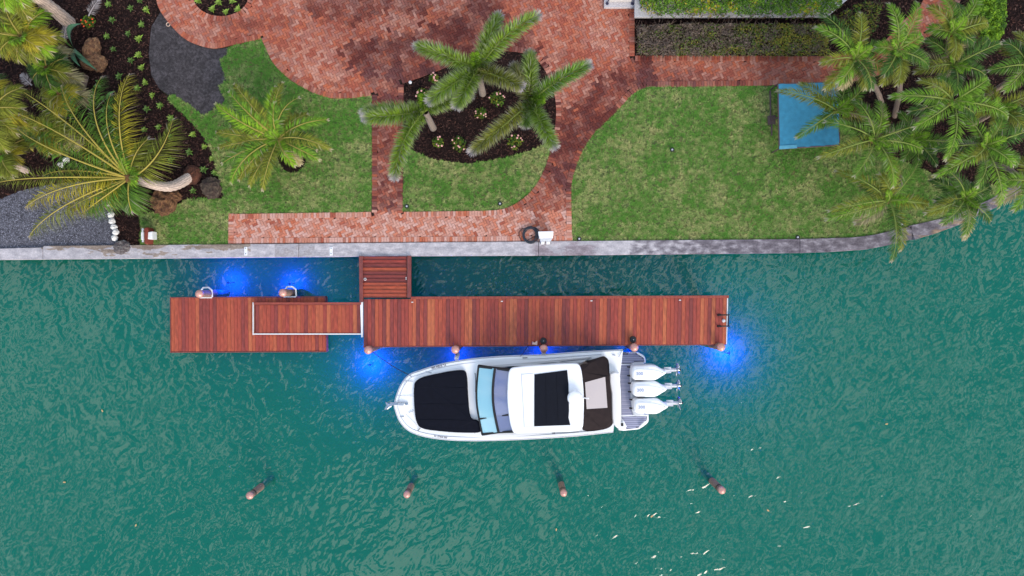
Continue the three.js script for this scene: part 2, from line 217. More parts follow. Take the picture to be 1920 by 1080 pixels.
// ---- brick paving, brick by brick
{
  const BL = .222, BW = .108, G = .006, bp = pp(brickPoly), is = pp(island), ov = pp(ovalBed), pxOf = p => [p[0] * SCALE + 960, p[1] * SCALE + 540], r = rng(21);
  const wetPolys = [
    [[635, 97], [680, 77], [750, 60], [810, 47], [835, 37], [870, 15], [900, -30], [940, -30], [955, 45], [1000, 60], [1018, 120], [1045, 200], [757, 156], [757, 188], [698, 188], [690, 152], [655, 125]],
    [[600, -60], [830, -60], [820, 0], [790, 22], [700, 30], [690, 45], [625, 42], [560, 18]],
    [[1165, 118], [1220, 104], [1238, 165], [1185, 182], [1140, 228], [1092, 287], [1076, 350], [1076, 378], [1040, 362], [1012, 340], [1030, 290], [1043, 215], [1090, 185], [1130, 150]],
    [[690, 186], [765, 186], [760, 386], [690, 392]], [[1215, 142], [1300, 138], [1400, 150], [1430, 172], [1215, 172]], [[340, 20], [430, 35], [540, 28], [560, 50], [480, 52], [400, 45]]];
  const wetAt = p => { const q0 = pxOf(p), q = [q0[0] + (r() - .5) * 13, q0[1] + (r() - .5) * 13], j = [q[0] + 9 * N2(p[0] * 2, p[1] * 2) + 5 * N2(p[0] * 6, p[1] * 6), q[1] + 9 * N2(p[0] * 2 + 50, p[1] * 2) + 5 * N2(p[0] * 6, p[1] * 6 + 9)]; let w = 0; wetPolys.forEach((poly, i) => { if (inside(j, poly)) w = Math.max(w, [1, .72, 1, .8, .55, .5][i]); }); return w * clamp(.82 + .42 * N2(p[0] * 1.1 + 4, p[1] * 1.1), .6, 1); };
  const tones = [[204, 118, 88], [208, 130, 102], [194, 106, 80], [214, 146, 120], [198, 128, 108], [184, 98, 74], [210, 116, 80], [188, 124, 104], [218, 158, 136], [228, 172, 152], [232, 184, 168], [218, 154, 132], [224, 142, 112]].map(c => lin(...c));
  const mats = new Map();
  const matFor = (t, wet) => { const k = t * 4 + wet; if (!mats.has(k)) { const c = brickColour(t, wet / 3); mats.set(k, std(new THREE.Color().setRGB(...c), lerp(.88, .45, wet / 3), { map: brickTex })); } return mats.get(k); };
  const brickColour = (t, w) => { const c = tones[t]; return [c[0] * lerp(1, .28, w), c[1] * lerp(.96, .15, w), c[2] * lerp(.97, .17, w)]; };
  const out = { waterfront_brick_path: [], garden_brick_path: [], brick_driveway: [], side_brick_walkway: [] };
  const put = (x, z, turn, dy, edge) => {
    const p = [x, z], q = pxOf(p); if (q[0] < -40 || q[0] > 1960 || q[1] < -45) return;
    const k = q[1] > 395 ? 'waterfront_brick_path' : q[0] > 1192 ? 'side_brick_walkway' : q[1] > 188 || q[0] > 1045 && q[1] > 104 ? 'garden_brick_path' : 'brick_driveway';
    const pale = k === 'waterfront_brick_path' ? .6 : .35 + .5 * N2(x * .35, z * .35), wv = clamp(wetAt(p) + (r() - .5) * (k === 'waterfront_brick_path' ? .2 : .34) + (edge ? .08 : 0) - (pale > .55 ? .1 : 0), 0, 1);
    let t = Math.floor(r() * 9); if (pale < .2 && (t === 8 || t === 3)) t = 5; if ((k === 'waterfront_brick_path' || k === 'brick_driveway' && pale > .3) && r() < (k === 'waterfront_brick_path' ? .75 : .5)) t = k === 'waterfront_brick_path' ? 9 + Math.floor(r() * 4) : [3, 8, 1, 4][Math.floor(r() * 4)];
    const dull = k === 'brick_driveway' && wv < .3 ? .08 : k === 'side_brick_walkway' || k === 'garden_brick_path' && wv < .3 ? .2 : 0;
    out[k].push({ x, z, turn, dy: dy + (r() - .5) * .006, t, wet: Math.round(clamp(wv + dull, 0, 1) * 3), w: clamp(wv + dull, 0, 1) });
  };
  // herringbone field, laid at a slant
  const ang = -.44, ca = Math.cos(ang), sa = Math.sin(ang), U = BW + G;
  for (let i = -420; i < 420; i++) for (let j = -260; j < 260; j++) {
    const m = ((i - j) % 4 + 4) % 4; let u, v, turn;
    if (m === 0) { u = (i + 1) * U; v = (j + .5) * U; turn = 0; } else if (m === 3) { u = (i + .5) * U; v = (j + 1) * U; turn = 1; } else continue;
    const x = u * ca - v * sa, z = u * sa + v * ca, p = [x, z - 8]; if (Math.abs(p[0]) > 22 || p[1] < -13 || p[1] > -1) continue;
    if (!inside(p, bp) || inside(p, is) || inside(p, ov)) continue;
    if (edgeGap(p, bp) < BL * .74 || edgeGap(p, is) < BL * .74 || edgeGap(p, ov) < BL * .74) continue;
    put(p[0], p[1], -ang + (turn ? Math.PI / 2 : 0) + (r() - .5) * .03, 1.0, false);
  }
  // soldier course round every edge
  for (const [poly, sgn] of [[bp, 1], [is, -1], [ov, -1]]) {
    let carry = 0;
    const area = poly.reduce((s, a, i) => { const b = poly[(i + 1) % poly.length]; return s + a[0] * b[1] - b[0] * a[1]; }, 0), side = Math.sign(area) * sgn;
    for (let i = 0; i < poly.length; i++) {
      const a = poly[i], b = poly[(i + 1) % poly.length], L = Math.hypot(b[0] - a[0], b[1] - a[1]), ux = (b[0] - a[0]) / L, uz = (b[1] - a[1]) / L; if (L < .01 || L > 40) continue;
      let s = carry; for (; s < L; s += U) { const x = a[0] + ux * s - uz * side * (BL / 2 + .004), z = a[1] + uz * s + ux * side * (BL / 2 + .004); put(x, z, -Math.atan2(uz, ux) + Math.PI / 2, 1.014, true); } carry = s - L;
    }
  }
  const shapes = [0, 1, 2, 3].map(i => block(BL, .06, BW, .007, i * .31, i * .17));
  for (const [name, list] of Object.entries(out)) {
    const o = structure(name);
    list.sort((a, b) => b.z - a.z);
    const rest = [], e = new THREE.Matrix4();
    list.forEach((b, i) => {
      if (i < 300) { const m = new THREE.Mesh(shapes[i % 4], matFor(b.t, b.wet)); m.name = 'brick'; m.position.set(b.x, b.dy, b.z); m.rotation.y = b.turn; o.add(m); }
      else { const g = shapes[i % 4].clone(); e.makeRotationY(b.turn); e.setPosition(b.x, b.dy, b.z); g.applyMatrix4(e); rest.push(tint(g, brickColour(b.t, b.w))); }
    });
    if (rest.length) { const m = new THREE.Mesh(merge(rest), std(0xffffff, .8, { vertexColors: true, map: brickTex })); m.name = 'brick_field'; m.userData.kind = 'stuff'; o.add(m); }
  }
}

// ---- seawall with its concrete cap in panels
{
  const at = (l, x) => { for (let i = 1; i < l.length; i++) if (x <= l[i][0]) { const a = l[i - 1], b = l[i]; return [x, lerp(a[1], b[1], (x - a[0]) / (b[0] - a[0]))]; } return l[l.length - 1]; };
  const stain = tex(2048, 256, (u, v) => {
    const x = u * 48 - 24, z = v * 4.4 - 5.2, px = x * SCALE + 960, py = z * SCALE + 540, mid = at(seaTop, px)[1], f = (py - mid) / 26, n = fbm(x * 1.6, z * 3), n2 = fbm(x * .5 + 9, z * 2), fine = N2(x * 9, z * 9) * 8 + (Rt() - .5) * 22;
    let c = [176 + n * 34 + fine, 171 + n * 32 + fine, 175 + n * 30 + fine]; const mixTo = (t, k) => { k = clamp(k, 0, 1); c = c.map((q, i) => lerp(q, t[i] + fine + n * 30, k)); };
    if (px < 470) mixTo([128, 112, 98], sstep(.02, .14, .3 + n2 * .9 + n * .5 + .12 * Math.sin(px * .03) - f) * (px < 78 ? 0 : .85));
    if (px > 515 && px < 590) mixTo([150, 144, 146], sstep(.0, .25, n + .15));
    if (px > 990 && px < 1130) mixTo([128, 116, 122], sstep(-.25, .2, n2 + n * .6 + .1) * sstep(990, 1010, px) * (1 - sstep(1100, 1130, px)) * .8);
    if (px > 1180) mixTo([104, 97, 104], sstep(.9, -.5, n * .7 + .35 - sstep(1180, 1420, px) * .7) * .95);
    if (px > 1700) mixTo([150, 126, 104], sstep(-.1, .3, n2 + f - .75));
    if (px > 1180 && N2(x * 17, z * 17) + .4 * n > .92) mixTo([176, 172, 174], .5);
    return c;
  }, 1, 1);
  stain.wrapS = stain.wrapT = THREE.ClampToEdgeWrapping;
  const mCap = std(0xffffff, .85, { map: stain, bumpMap: fineBump, bumpScale: .01 });
  const wall = structure('seawall');
  const cuts = [-9000, 80, 560, 1010, 1500, 1710, 1925, 2218, 7040];
  for (let i = 0; i < cuts.length - 1; i++) {
    const a = cuts[i] + .4, b = cuts[i + 1] - .4, edge = l => [at(l, a), ...l.filter(p => p[0] > a && p[0] < b), at(l, b)];
    const top = edge(seaTop), bot = edge(seaBot); if (i > 4) { top[0][0] -= 6; bot[0] = [bot[0][0] + 6, at(seaBot, a)[1]]; }
    const g = slab(pp([...top, ...bot.slice().reverse()], 1.05), .72, 1.05, .012), p = g.attributes.position, uv = g.attributes.uv;
    for (let k = 0; k < p.count; k++) uv.setXY(k, (p.getX(k) + 24) / 48, (p.getZ(k) + 5.2) / 4.4);
    part(wall, 'cap_panel', g, mCap);
  }
  part(wall, 'wall_face', slab(pp([...seaTop.map(p => [p[0] - 2, p[1] + 2]), ...seaBot.map(p => [p[0] - 3, p[1] - 5]).reverse()], 1.05), -2.5, .719), std(col(120, 116, 112), .9, { map: brickTex }));
}

// ================================================================ docks
const wr = rng(41), woodTones = [[188, 82, 60], [196, 92, 64], [176, 74, 60], [206, 106, 70], [160, 70, 62], [190, 84, 60], [180, 75, 62], [212, 116, 74], [148, 66, 60], [200, 96, 62]].map(c => std(col(...c), .62, { map: woodTex }));
const trimWood = std(col(176, 82, 66), .6, { map: woodTex }), edgeWood = std(col(146, 74, 70), .65, { map: woodTex }), darkWood = std(col(70, 48, 42), .85, { map: woodTex });
const pickTone = () => woodTones[Math.floor(wr() * 10)];
function planks(parent, a, b, n, gap, thick = .04) { // a, b: functions k -> V at the two long edges; boards fill from one to the other
  const base = bases.get(parent), variants = new Map();
  for (let i = 0; i < n; i++) {
    const A = a((i + .5) / n), B = b((i + .5) / n), A0 = a(i / n), A1 = a((i + 1) / n), w = A0.distanceTo(A1) - gap, l = A.distanceTo(B);
    const key = (i * 7) % 13; if (!variants.has(key)) variants.set(key, block(w, thick, l, .005, key * .37, key * .61));
    const m = new THREE.Mesh(variants.get(key), pickTone()); m.name = 'plank';
    const c = A.clone().add(B).multiplyScalar(.5), d = B.clone().sub(A).normalize(), s = A1.clone().sub(A0).normalize(), up = d.clone().cross(s).normalize(); s.crossVectors(up, d);
    m.matrix.makeBasis(s, up, d); m.quaternion.setFromRotationMatrix(m.matrix);
    m.position.set(c.x - base[0], c.y - base[1] + (wr() - .5) * .003, c.z - base[2]); parent.add(m);
  }
}
const mix3 = (p, q, k) => p.clone().lerp(q, k);
{ // long fixed dock
  const Y = 1.05, o = thing('fixed_dock', 'long reddish hardwood dock beside the boat', 'dock', [0, 0, 0]);
  const tl = V(682, 561, Y), tr = V(1363, 557.5, Y), bl = V(682, 649, Y), br = V(1361, 644.5, Y);
  planks(o, k => mix3(tl, tr, k), k => mix3(bl, br, k), 97, .007);
  part(o, 'fascia_board', slab([...pp([[770, 556.2], [1366, 554], [1366, 558.8], [770, 561]], Y)], .86, 1.085, .008), trimWood);
  part(o, 'fascia_board', slab(pp([[681, 649.4], [1361.5, 645], [1361.5, 647], [681, 651.4]], Y), .84, 1.04, .006), edgeWood);
  part(o, 'end_trim', slab(pp([[1363.4, 558.9], [1365, 558.9], [1363, 645], [1361.6, 645]], Y), .88, 1.06, .004), M.white);
  part(o, 'joist_frame', merge([slab(pp([[686, 566], [1358, 563], [1358, 572], [686, 574]], Y), .78, 1.0), slab(pp([[686, 634], [1358, 630], [1358, 639], [686, 643]], Y), .78, 1.0), ...[760, 880, 1000, 1120, 1240, 1340].map(x => slab(pp([[x, 564], [x + 8, 564], [x + 8, 641], [x, 641]], Y), .7, .78))]), darkWood);
  for (const x of [700, 860, 1020, 1180, 1340]) part(o, 'support_post', bar(V(x, 572, .9).setY(-2.4), V(x, 572, .9).setY(.8), .13, .13, 14), M.pile);
  part(o, 'hinge_plate', slab(pp([[675.5, 567], [680.6, 566], [680.6, 632], [677.5, 632]], Y), .98, 1.09, .01), M.white);
}
{ // landing between seawall and dock
  const Y = 1.1, o = thing('dock_landing', 'short hardwood landing joining the seawall to the dock', 'dock', [0, 0, 0]);
  const a = V(681, 481, Y), b = V(763, 481, Y), c = V(681, 558, Y), d = V(763, 558, Y);
  planks(o, k => mix3(a, c, k), k => mix3(b, d, k), 11, .004);
  part(o, 'kerb_board', slab(pp([[673, 480], [680.4, 480], [680.4, 566], [674, 566]], Y + .08), 1.0, 1.19, .01), edgeWood);
  part(o, 'kerb_board', slab(pp([[763.6, 479.5], [770.4, 479.5], [770.4, 558], [763.6, 558]], Y + .08), 1.0, 1.19, .01), edgeWood);
  part(o, 'joist_frame', merge([slab(pp([[684, 483], [690, 483], [690, 555], [684, 555]], Y), .86, 1.05), slab(pp([[754, 483], [760, 483], [760, 555], [754, 555]], Y), .86, 1.05)]), darkWood);
  const ring = new THREE.TorusGeometry(.045, .014, 8, 20); ring.rotateX(Math.PI / 2); const p = V(684.5, 523.5, 1.12); ring.translate(p.x, 1.118, p.z); part(o, 'pull_ring', ring, M.white);
  part(o, 'latch_bar', box(...V(761.5, 522, 1.12).toArray(), .03, .03, .12, .008), M.white);
}
{ // floating dock
  const Y = .5, o = thing('floating_dock', 'low square-ended floating hardwood dock under the ramp', 'dock', [0, 0, 0]);
  const tl = V(320.5, 559, Y), tr = V(609, 557, Y), bl = V(321, 659, Y), br = V(611, 658, Y);
  planks(o, k => mix3(tl, tr, k), k => mix3(bl, br, k), 44, .006);
  part(o, 'fascia_board', slab(pp([[319.5, 557.2], [610, 555.2], [610, 557], [319.5, 559]], Y), .22, .505, .006), edgeWood);
  part(o, 'fascia_board', slab(pp([[320, 659.4], [611.8, 658.2], [611.8, 660.2], [320, 661.4]], Y), .22, .505, .006), edgeWood);
  part(o, 'fascia_board', slab(pp([[318.6, 557.2], [320, 557.2], [320.4, 661.4], [319, 661.4]], Y), .22, .5, .005), edgeWood);
  part(o, 'fascia_board', slab(pp([[609.6, 556.8], [611, 556.8], [612.4, 659.4], [611, 659.4]], Y), .22, .5, .005), edgeWood);
  part(o, 'pontoon', slab(pp([[328, 566], [602, 564], [604, 651], [328, 653]], Y), -.22, .44, .05), std(col(60, 60, 62), .8));
  for (const [x, y] of [[384, 556], [529.5 + 12, 554.5]]) { // white guide hoops round the two piles
    const h = .53, q = (a, b) => V(x + a, y + b, h), pts = [q(-8, 1), q(-8, -10), q(-3, -16.5), q(7, -17), q(13, -12), q(14, 1)];
    part(o, 'guide_hoop', merge([...pts.slice(1).map((p, i) => bar(pts[i], p, .035, .035, 8)), ...pts.slice(1, -1).map(p => new THREE.SphereGeometry(.0355, 8, 6).translate(p.x, p.y, p.z)), box(V(x + 2, y + 2, h).x, h, V(x + 2, y + 2, h).z, .52, .05, .05, .01)]), M.white);
  }
}
{ // ramp down to the floating dock
  const o = thing('gangway_ramp', 'sloping hardwood ramp from the fixed dock down to the floating dock', 'ramp', [0, 0, 0]);
  const yL = .66, yR = 1.06, e = (x, y, dy = 0) => { const k = (x - 476) / 202; return V(x, y, lerp(yL, yR, k) + dy); };
  planks(o, k => e(479 + 197 * k, 572), k => e(479 + 197 * k, 625), 28, .006);
  const rail = (x0, x1, y0, y1, dy, h, mat, name) => { const g = new THREE.BufferGeometry(), c = [e(x0, y0, dy), e(x1, y0, dy), e(x1, y1, dy), e(x0, y1, dy)], d = c.map(v => v.clone().setY(v.y - h)), v = []; const quad = (a, b, s, t) => { for (const k of [a, b, s, a, s, t]) v.push(k.x, k.y, k.z); }; quad(c[0], c[3], c[2], c[1]); for (let i = 0; i < 4; i++) { const j = (i + 1) % 4; quad(c[i], c[j], d[j], d[i]); } quad(d[0], d[1], d[2], d[3]); g.setAttribute('position', new THREE.Float32BufferAttribute(v, 3)); g.computeVertexNormals(); const uv = []; for (let i = 0; i < v.length; i += 3) uv.push(v[i + 2], v[i]); g.setAttribute('uv', new THREE.Float32BufferAttribute(uv, 2)); part(o, name, g, mat); };
  rail(475.5, 677, 567, 571.4, .045, .16, trimWood, 'side_rail'); rail(475.5, 677, 625.4, 627.4, .03, .16, M.white, 'side_trim'); rail(473.6, 475.2, 567, 628, .01, .08, M.white, 'toe_plate');
  rail(480, 676, 580, 584, -.05, .1, darkWood, 'stringer'); rail(480, 676, 612, 616, -.05, .1, darkWood, 'stringer');
}

// ---- pilings with copper caps
const capShape = new THREE.LatheGeometry([[0, .105], [.045, .1], [.09, .075], [.13, .03], [.15, .005], [.155, -.06], [.148, -.062]].map(p => new THREE.Vector2(...p)), 28);
function piling(px, py, top, r, label, group, sleeve) {
  const c = P(px, py, top), o = thing('mooring_piling', label, 'piling', [c[0], -2.3, c[1]], group), v = y => new THREE.Vector3(c[0], y, c[1]), k = r / .15;
  part(o, 'shaft', taper([v(-2.5), v(-1), v(0), v(top - .1)], (t, a) => r * (1.05 - .12 * t) * (1 + .03 * Math.sin(a * 3 + t * 5)), 12, 18), M.pile);
  const g = capShape.clone(); g.scale(k, k, k); g.translate(c[0], top - .1 * k, c[1]); part(o, 'cap', g, M.copper);
  if (sleeve) part(o, 'tide_band', merge([new THREE.CylinderGeometry(r * 1.09, r * 1.09, .06, 18, 1, true).translate(c[0], top - .42, c[1])]), M.black);
  return o;
}
piling(466, 931, 1.42, .15, 'lone copper-capped piling in open water farthest to the left', 'outer mooring pilings', 1);
piling(762, 929, 1.36, .14, 'copper-capped piling in open water, second of the outer row from the left', 'outer mooring pilings', 1);
piling(1057, 926, 1.36, .14, 'copper-capped piling in open water below the boat stern, third of the outer row', 'outer mooring pilings', 1);
piling(1355, 921, 1.5, .15, 'lone copper-capped piling in open water farthest to the right', 'outer mooring pilings', 1);
piling(371, 551, 1.55, .16, 'copper-capped piling in the left white hoop of the floating dock', 'floating dock pilings');
piling(528, 549, 1.5, .16, 'copper-capped piling in the white hoop above the ramp', 'floating dock pilings');
const dockPiles = [[689, 657, 'left corner of the long dock by the ramp'], [853, 656, 'dock edge above the bow cover with white fender'], [1020, 654.5, 'dock edge beside the left black bollard'], [1190.5, 652, 'dock edge touching the boat swim platform'], [1354, 651.5, 'right end of the long dock']];
for (const [x, y, w] of dockPiles) {
  const o = piling(x, y, 1.55, .165, `copper-capped dock piling at the ${w}`, 'pilings along the dock edge');
  const c = V(x + (x < 960 ? 5 : -5), y - 5, 1.1); const m = new THREE.Mesh(box(0, 0, 0, .07, .25, .09, .01), M.concrete); m.name = 'bracket'; m.position.set(c.x - o.position.x, .95 - o.position.y, c.z - o.position.z); o.add(m);
}
// ---- blue lamps under the water at the pilings
function lampUnder(px, py, power, label) {
  const p = V(px, py, -.62), o = thing('underwater_light', label, 'light', [p.x, -.62, p.z], 'blue underwater dock lights');
  part(o, 'lens', new THREE.SphereGeometry(.07, 16, 10).translate(p.x, p.y, p.z), new THREE.MeshStandardMaterial({ color: 0x0a1a60, emissive: new THREE.Color().setRGB(0, .03, 1), emissiveIntensity: .6, roughness: .4 }));
  const h = new THREE.TorusGeometry(.09, .018, 8, 20); h.rotateX(Math.PI / 2); h.translate(p.x, p.y - .03, p.z); part(o, 'housing', h, M.black);
  part(o, 'stake', bar(new THREE.Vector3(p.x, -1.27, p.z), new THREE.Vector3(p.x, -.7, p.z), .015, .015, 8), M.black);
  const l = new THREE.PointLight(new THREE.Color().setRGB(0, .035, 1), power * .24); l.shadow.radius = 3; l.castShadow = true; o.add(l);
}
lampUnder(428, 530, 105, 'blue submerged light glowing behind the left end of the floating dock');
lampUnder(543, 532, 105, 'blue submerged light glowing behind the floating dock hoop nearest the ramp');
lampUnder(694, 684, 190, 'blue submerged light glowing at the corner between ramp and bow');
lampUnder(856, 668, 55, 'blue submerged light glowing between the dock and the bow cover');
lampUnder(1018, 660, 50, 'blue submerged light glowing between the dock and the boat windscreen');
lampUnder(1180, 655, 26, 'faint blue submerged light beside the boat swim platform');
lampUnder(1366, 662, 230, 'blue submerged light glowing off the right end of the long dock');

// ---- fittings on and beside the docks
function fender(px, py, label) { const p = V(px, py, .7), o = thing('boat_fender', label, 'fender', [p.x, .1, p.z], 'white fenders between dock and boat'); const g = new THREE.CapsuleGeometry(.1, .55, 6, 16); g.rotateX(.25); g.translate(p.x, .66, p.z); part(o, 'bumper', g, M.white); part(o, 'eye', new THREE.TorusGeometry(.03, .012, 6, 12).translate(p.x, 1.03, p.z - .09), M.rubber); part(o, 'rope', bar(new THREE.Vector3(p.x, 1.03, p.z - .09), V(px, py - 12, 1.1), .008, .008, 6), M.rope); }
fender(857, 668, 'white cylindrical fender hanging at the piling above the bow cover'); fender(1019.5, 663, 'white cylindrical fender hanging at the piling by the left bollard');
function bollard(px, py, label) { const p = V(px, py, 1.3), o = thing('dock_bollard', label, 'bollard', [p.x, 1.05, p.z], 'black bollards on the dock'); part(o, 'drum', new THREE.LatheGeometry([[0, .2], [.03, .21], [.05, .19], [.11, .2], [.135, .185], [.14, .16], [.12, .13], [.1, .05], [.13, 0], [0, 0]].map(q => new THREE.Vector2(...q)), 24).translate(p.x, 1.055, p.z), M.rubber); part(o, 'cap_bolt', new THREE.SphereGeometry(.025, 10, 6).translate(p.x, 1.27, p.z), M.steel); }
bollard(1019, 639.5, 'black round bollard beside the beige cleat on the dock'); bollard(1188, 637, 'black round bollard on the dock near the swim platform');
{ const p = V(1003, 643, 1.1), o = thing('dock_cleat', 'beige bow-tie mooring cleat on the dock edge', 'cleat', [p.x, 1.05, p.z]); part(o, 'horns', slab([[p.x + .1, p.z - .1], [p.x + .1, p.z + .1], [p.x - .03, p.z + .015], [p.x - .11, p.z + .075], [p.x - .11, p.z - .075], [p.x - .03, p.z - .015]], 1.12, 1.17, .015), std(col(214, 180, 168), .5)); part(o, 'base', slab([[p.x + .05, p.z - .04], [p.x + .05, p.z + .04], [p.x - .08, p.z + .04], [p.x - .08, p.z - .04]], 1.05, 1.125, .01), M.black); }
{ const o = thing('dock_ladder', 'black swim ladder with two handles at the right end of the dock', 'ladder', [...V(1360, 601, 1.05).toArray()]);
  for (const y of [590.5, 611.5]) part(o, 'handrail', tube([V(1346, y, 1.07).setY(1.06), V(1347, y, 1.3), V(1354, y, 1.42), V(1362, y, 1.38), V(1367, y, 1.1), V(1368, y, .4).setY(-.4)], .03, 8), M.black);
  for (const h of [.9, .6, .3, 0]) part(o, 'rung', bar(V(1367.5, 591, 1.05).setY(h), V(1367.5, 611, 1.05).setY(h), .03, .03, 8), M.black);
  for (const y of [590.5, 611.5]) part(o, 'foot_plate', box(...V(1348, y, 1.06).toArray(), .16, .03, .09, .01), M.black); }
{ const p = V(1357.5, 601.5, 1.1); const o = thing('dock_marker_light', 'small white round marker lamp between the ladder handles', 'light', [p.x, 1.05, p.z]); part(o, 'dome', new THREE.SphereGeometry(.065, 16, 8, 0, 6.3, 0, 1.6).translate(p.x, 1.085, p.z), M.white); part(o, 'base', new THREE.CylinderGeometry(.07, .075, .035, 16).translate(p.x, 1.068, p.z), M.gelGrey); }
[[773, 566.5, 'nearest the landing'], [941, 565, 'second from the landing'], [1109, 564, 'third from the landing'], [1275, 562.8, 'nearest the ladder']].forEach(([x, y, w]) => { const p = V(x, y, 1.07); single('deck_light', `small white deck light on the back edge of the dock, ${w}`, 'light', box(p.x, 1.068, p.z, .085, .02, .035, .008), M.white, 'deck lights'); });
for (const [x, w] of [[461, 'nearest the lawn corner'], [621, 'nearest the landing']]) { const p = V(x, 471, 1.06), o = thing('seawall_bracket', `white metal bracket plate on the seawall cap, ${w}`, 'bracket', [p.x, 1.05, p.z], 'white seawall brackets'); part(o, 'plate', box(p.x, 1.062, p.z, .13, .022, .36, .006), M.white); for (const d of [-.12, .1]) part(o, 'bolt', new THREE.CylinderGeometry(.022, .022, .02, 10).translate(p.x, 1.08, p.z + d), M.steel); }
{ // ropes
  single('mooring_rope', 'dark rope from the left dock piling to the bow', 'rope', tube([V(692, 655, 1.3), V(715, 672, .85), V(742, 690, 1.0), V(767, 703, 1.36)], .014, 6), M.rope);
  single('mooring_rope', 'short dark rope from the dock to the boat side amidships', 'rope', tube([V(990, 648, 1.08), V(986, 655, .95), V(976, 668, 1.32)], .014, 6), M.rope);
  single('mooring_rope', 'dark rope from the stern cleat to the dock piling', 'rope', tube([V(1160, 668, 1.3), V(1168, 656, 1.2), V(1180, 650, 1.2)], .014, 6), M.rope);
}

// ================================================================ the boat
{
  const za = l => l.map(([x, y]) => [700 + x / 5.4, 640 + y / 5.4]), zb = l => l.map(([x, y]) => [1000 + x / 5.4, 640 + y / 5.4]), zc = l => l.map(([x, y]) => [1080 + x / 6.75, 660 + y / 6.75]), zd = l => l.map(([x, y]) => [860 + x / 7.2, 670 + y / 7.2]);
  const b0 = P(980, 740, 0), boat = thing('motor_yacht', 'white cabin cruiser with three outboards moored along the dock', 'boat', [b0[0], 0, b0[1]]);
  const Y = 1.3;
  const up = smooth([[1168, 656], [1093, 660], [1015, 665.5], [941, 668.5], [885, 673], [830, 682], [789, 694], [767, 703], [752, 722], [744, 742], [739.5, 758.5]], 5), dn = smooth([[739.5, 758.5], [743.5, 772], [750, 788], [765, 805], [789, 815.5], [830, 823], [885, 826], [950, 825], [1015, 822], [1085, 817], [1150, 810]], 5);
  const sheer = pp([...up, ...dn.slice(1)], Y), n = sheer.length, axis = P(980, 741, Y)[1];
  { // hull: flared sides down to the keel
    const rings = [[1.0, Y, 0], [.985, Y - .12, 0], [.95, .75, .1], [.86, .05, .35], [.6, -.35, .6], [.04, -.62, .9]], v = [], idx = [], bow = sheer[up.length - 1][0], st = sheer[0][0];
    for (const [s, y, back] of rings) for (const p of sheer) { const k = clamp((st - p[0]) / (st - bow), 0, 1), sh = y > 1 ? (k > .55 ? .16 * ((k - .55) / .45) : 0) : 0; v.push(p[0] + back * k * k * 1.4, y + sh, axis + (p[1] - axis) * lerp(1, s, .6 + .4 * k)); }
    for (let r = 0; r < rings.length - 1; r++) for (let i = 0; i < n - 1; i++) { const a = r * n + i; idx.push(a, a + 1, a + n, a + 1, a + n + 1, a + n); }
    const g = new THREE.BufferGeometry(); g.setAttribute('position', new THREE.Float32BufferAttribute(v, 3)); g.setIndex(idx); g.computeVertexNormals();
    const tr = new THREE.BufferGeometry(), tv = []; for (let r = 0; r < rings.length - 1; r++) { const q = (rr, i) => v.slice((rr * n + i) * 3, (rr * n + i) * 3 + 3); const A = q(r, 0), B = q(r, n - 1), C = q(r + 1, n - 1), D = q(r + 1, 0); tv.push(...A, ...B, ...C, ...A, ...C, ...D); } tr.setAttribute('position', new THREE.Float32BufferAttribute(tv, 3)); tr.computeVertexNormals();
    part(boat, 'hull', merge([g, tr]), M.gel);
  }
  const inset = (pts, d) => { const o = []; for (let i = 0; i < pts.length; i++) { const a = pts[Math.max(0, i - 1)], b = pts[Math.min(pts.length - 1, i + 1)], L = Math.hypot(b[0] - a[0], b[1] - a[1]); o.push([pts[i][0] - (b[1] - a[1]) / L * d, pts[i][1] + (b[0] - a[0]) / L * d]); } return o; };
  const inw = inside(inset(sheer, .15)[30], sheer) ? 1 : -1, deckPts = inset(sheer, .03 * inw);
  const sheerY = p => Y + .16 * clamp(((sheer[0][0] - p[0]) / (sheer[0][0] - sheer[up.length - 1][0]) - .55) / .45, 0, 1);
  { // deck, raised towards the bow
    const g = slab(deckPts, Y - .1, Y + .01, .008), p = g.attributes.position; for (let i = 0; i < p.count; i++) p.setY(i, p.getY(i) + sheerY([p.getX(i), 0]) - Y); g.computeVertexNormals(); part(boat, 'deck', g, M.gel);
  }
  part(boat, 'rub_rail', tube(sheer.map(p => new THREE.Vector3(p[0], sheerY(p) - .04, p[1])), .028, 6, 160), M.gelGrey);
  part(boat, 'toe_rail', tube(inset(sheer, .14 * inw).slice(3, -3).map(p => new THREE.Vector3(p[0], sheerY(p) + .02, p[1])), .016, 5, 160), M.gelGrey);
  // bow cover
  const cover = smooth(za([[412, 480], [420, 420], [470, 375], [660, 325], [860, 293], [925, 300], [945, 340], [960, 560], [985, 765], [1010, 790], [1055, 802], [1090, 905], [1075, 920], [960, 926], [700, 912], [480, 872], [440, 820], [415, 650]]), 4, true);
  { const g = slab(pp(cover, 1.5), 1.38, 1.56, .05, 4), p = g.attributes.position; for (let i = 0; i < p.count; i++) if (p.getY(i) > 1.5) p.setY(i, p.getY(i) + .02 * N2(p.getX(i) * 1.3, p.getZ(i) * 1.3)); g.computeVertexNormals(); part(boat, 'bow_cover', g, M.blackCanvas, 'black canvas cover snapped over the bow cockpit'); }
  for (let i = 0; i < cover.length; i += 5) { const p = V(cover[i][0], cover[i][1], 1.45); part(boat, 'snap', new THREE.SphereGeometry(.016, 8, 6).translate(p.x, 1.47, p.z), M.steel); }
  for (const y of [470, 640, 800]) part(boat, 'cover_seam', tube(za([[430, y], [600, y - 4], [780, y - 2], [940, y + 4]]).map(q => V(q[0], q[1], 1.572)), .006, 5), M.roof);
  // bow fittings
  const lineOn = (pts, r, name, mat, h = 1.475) => part(boat, name, tube(za(pts).map(q => V(q[0], q[1], h)), r, 6), mat);
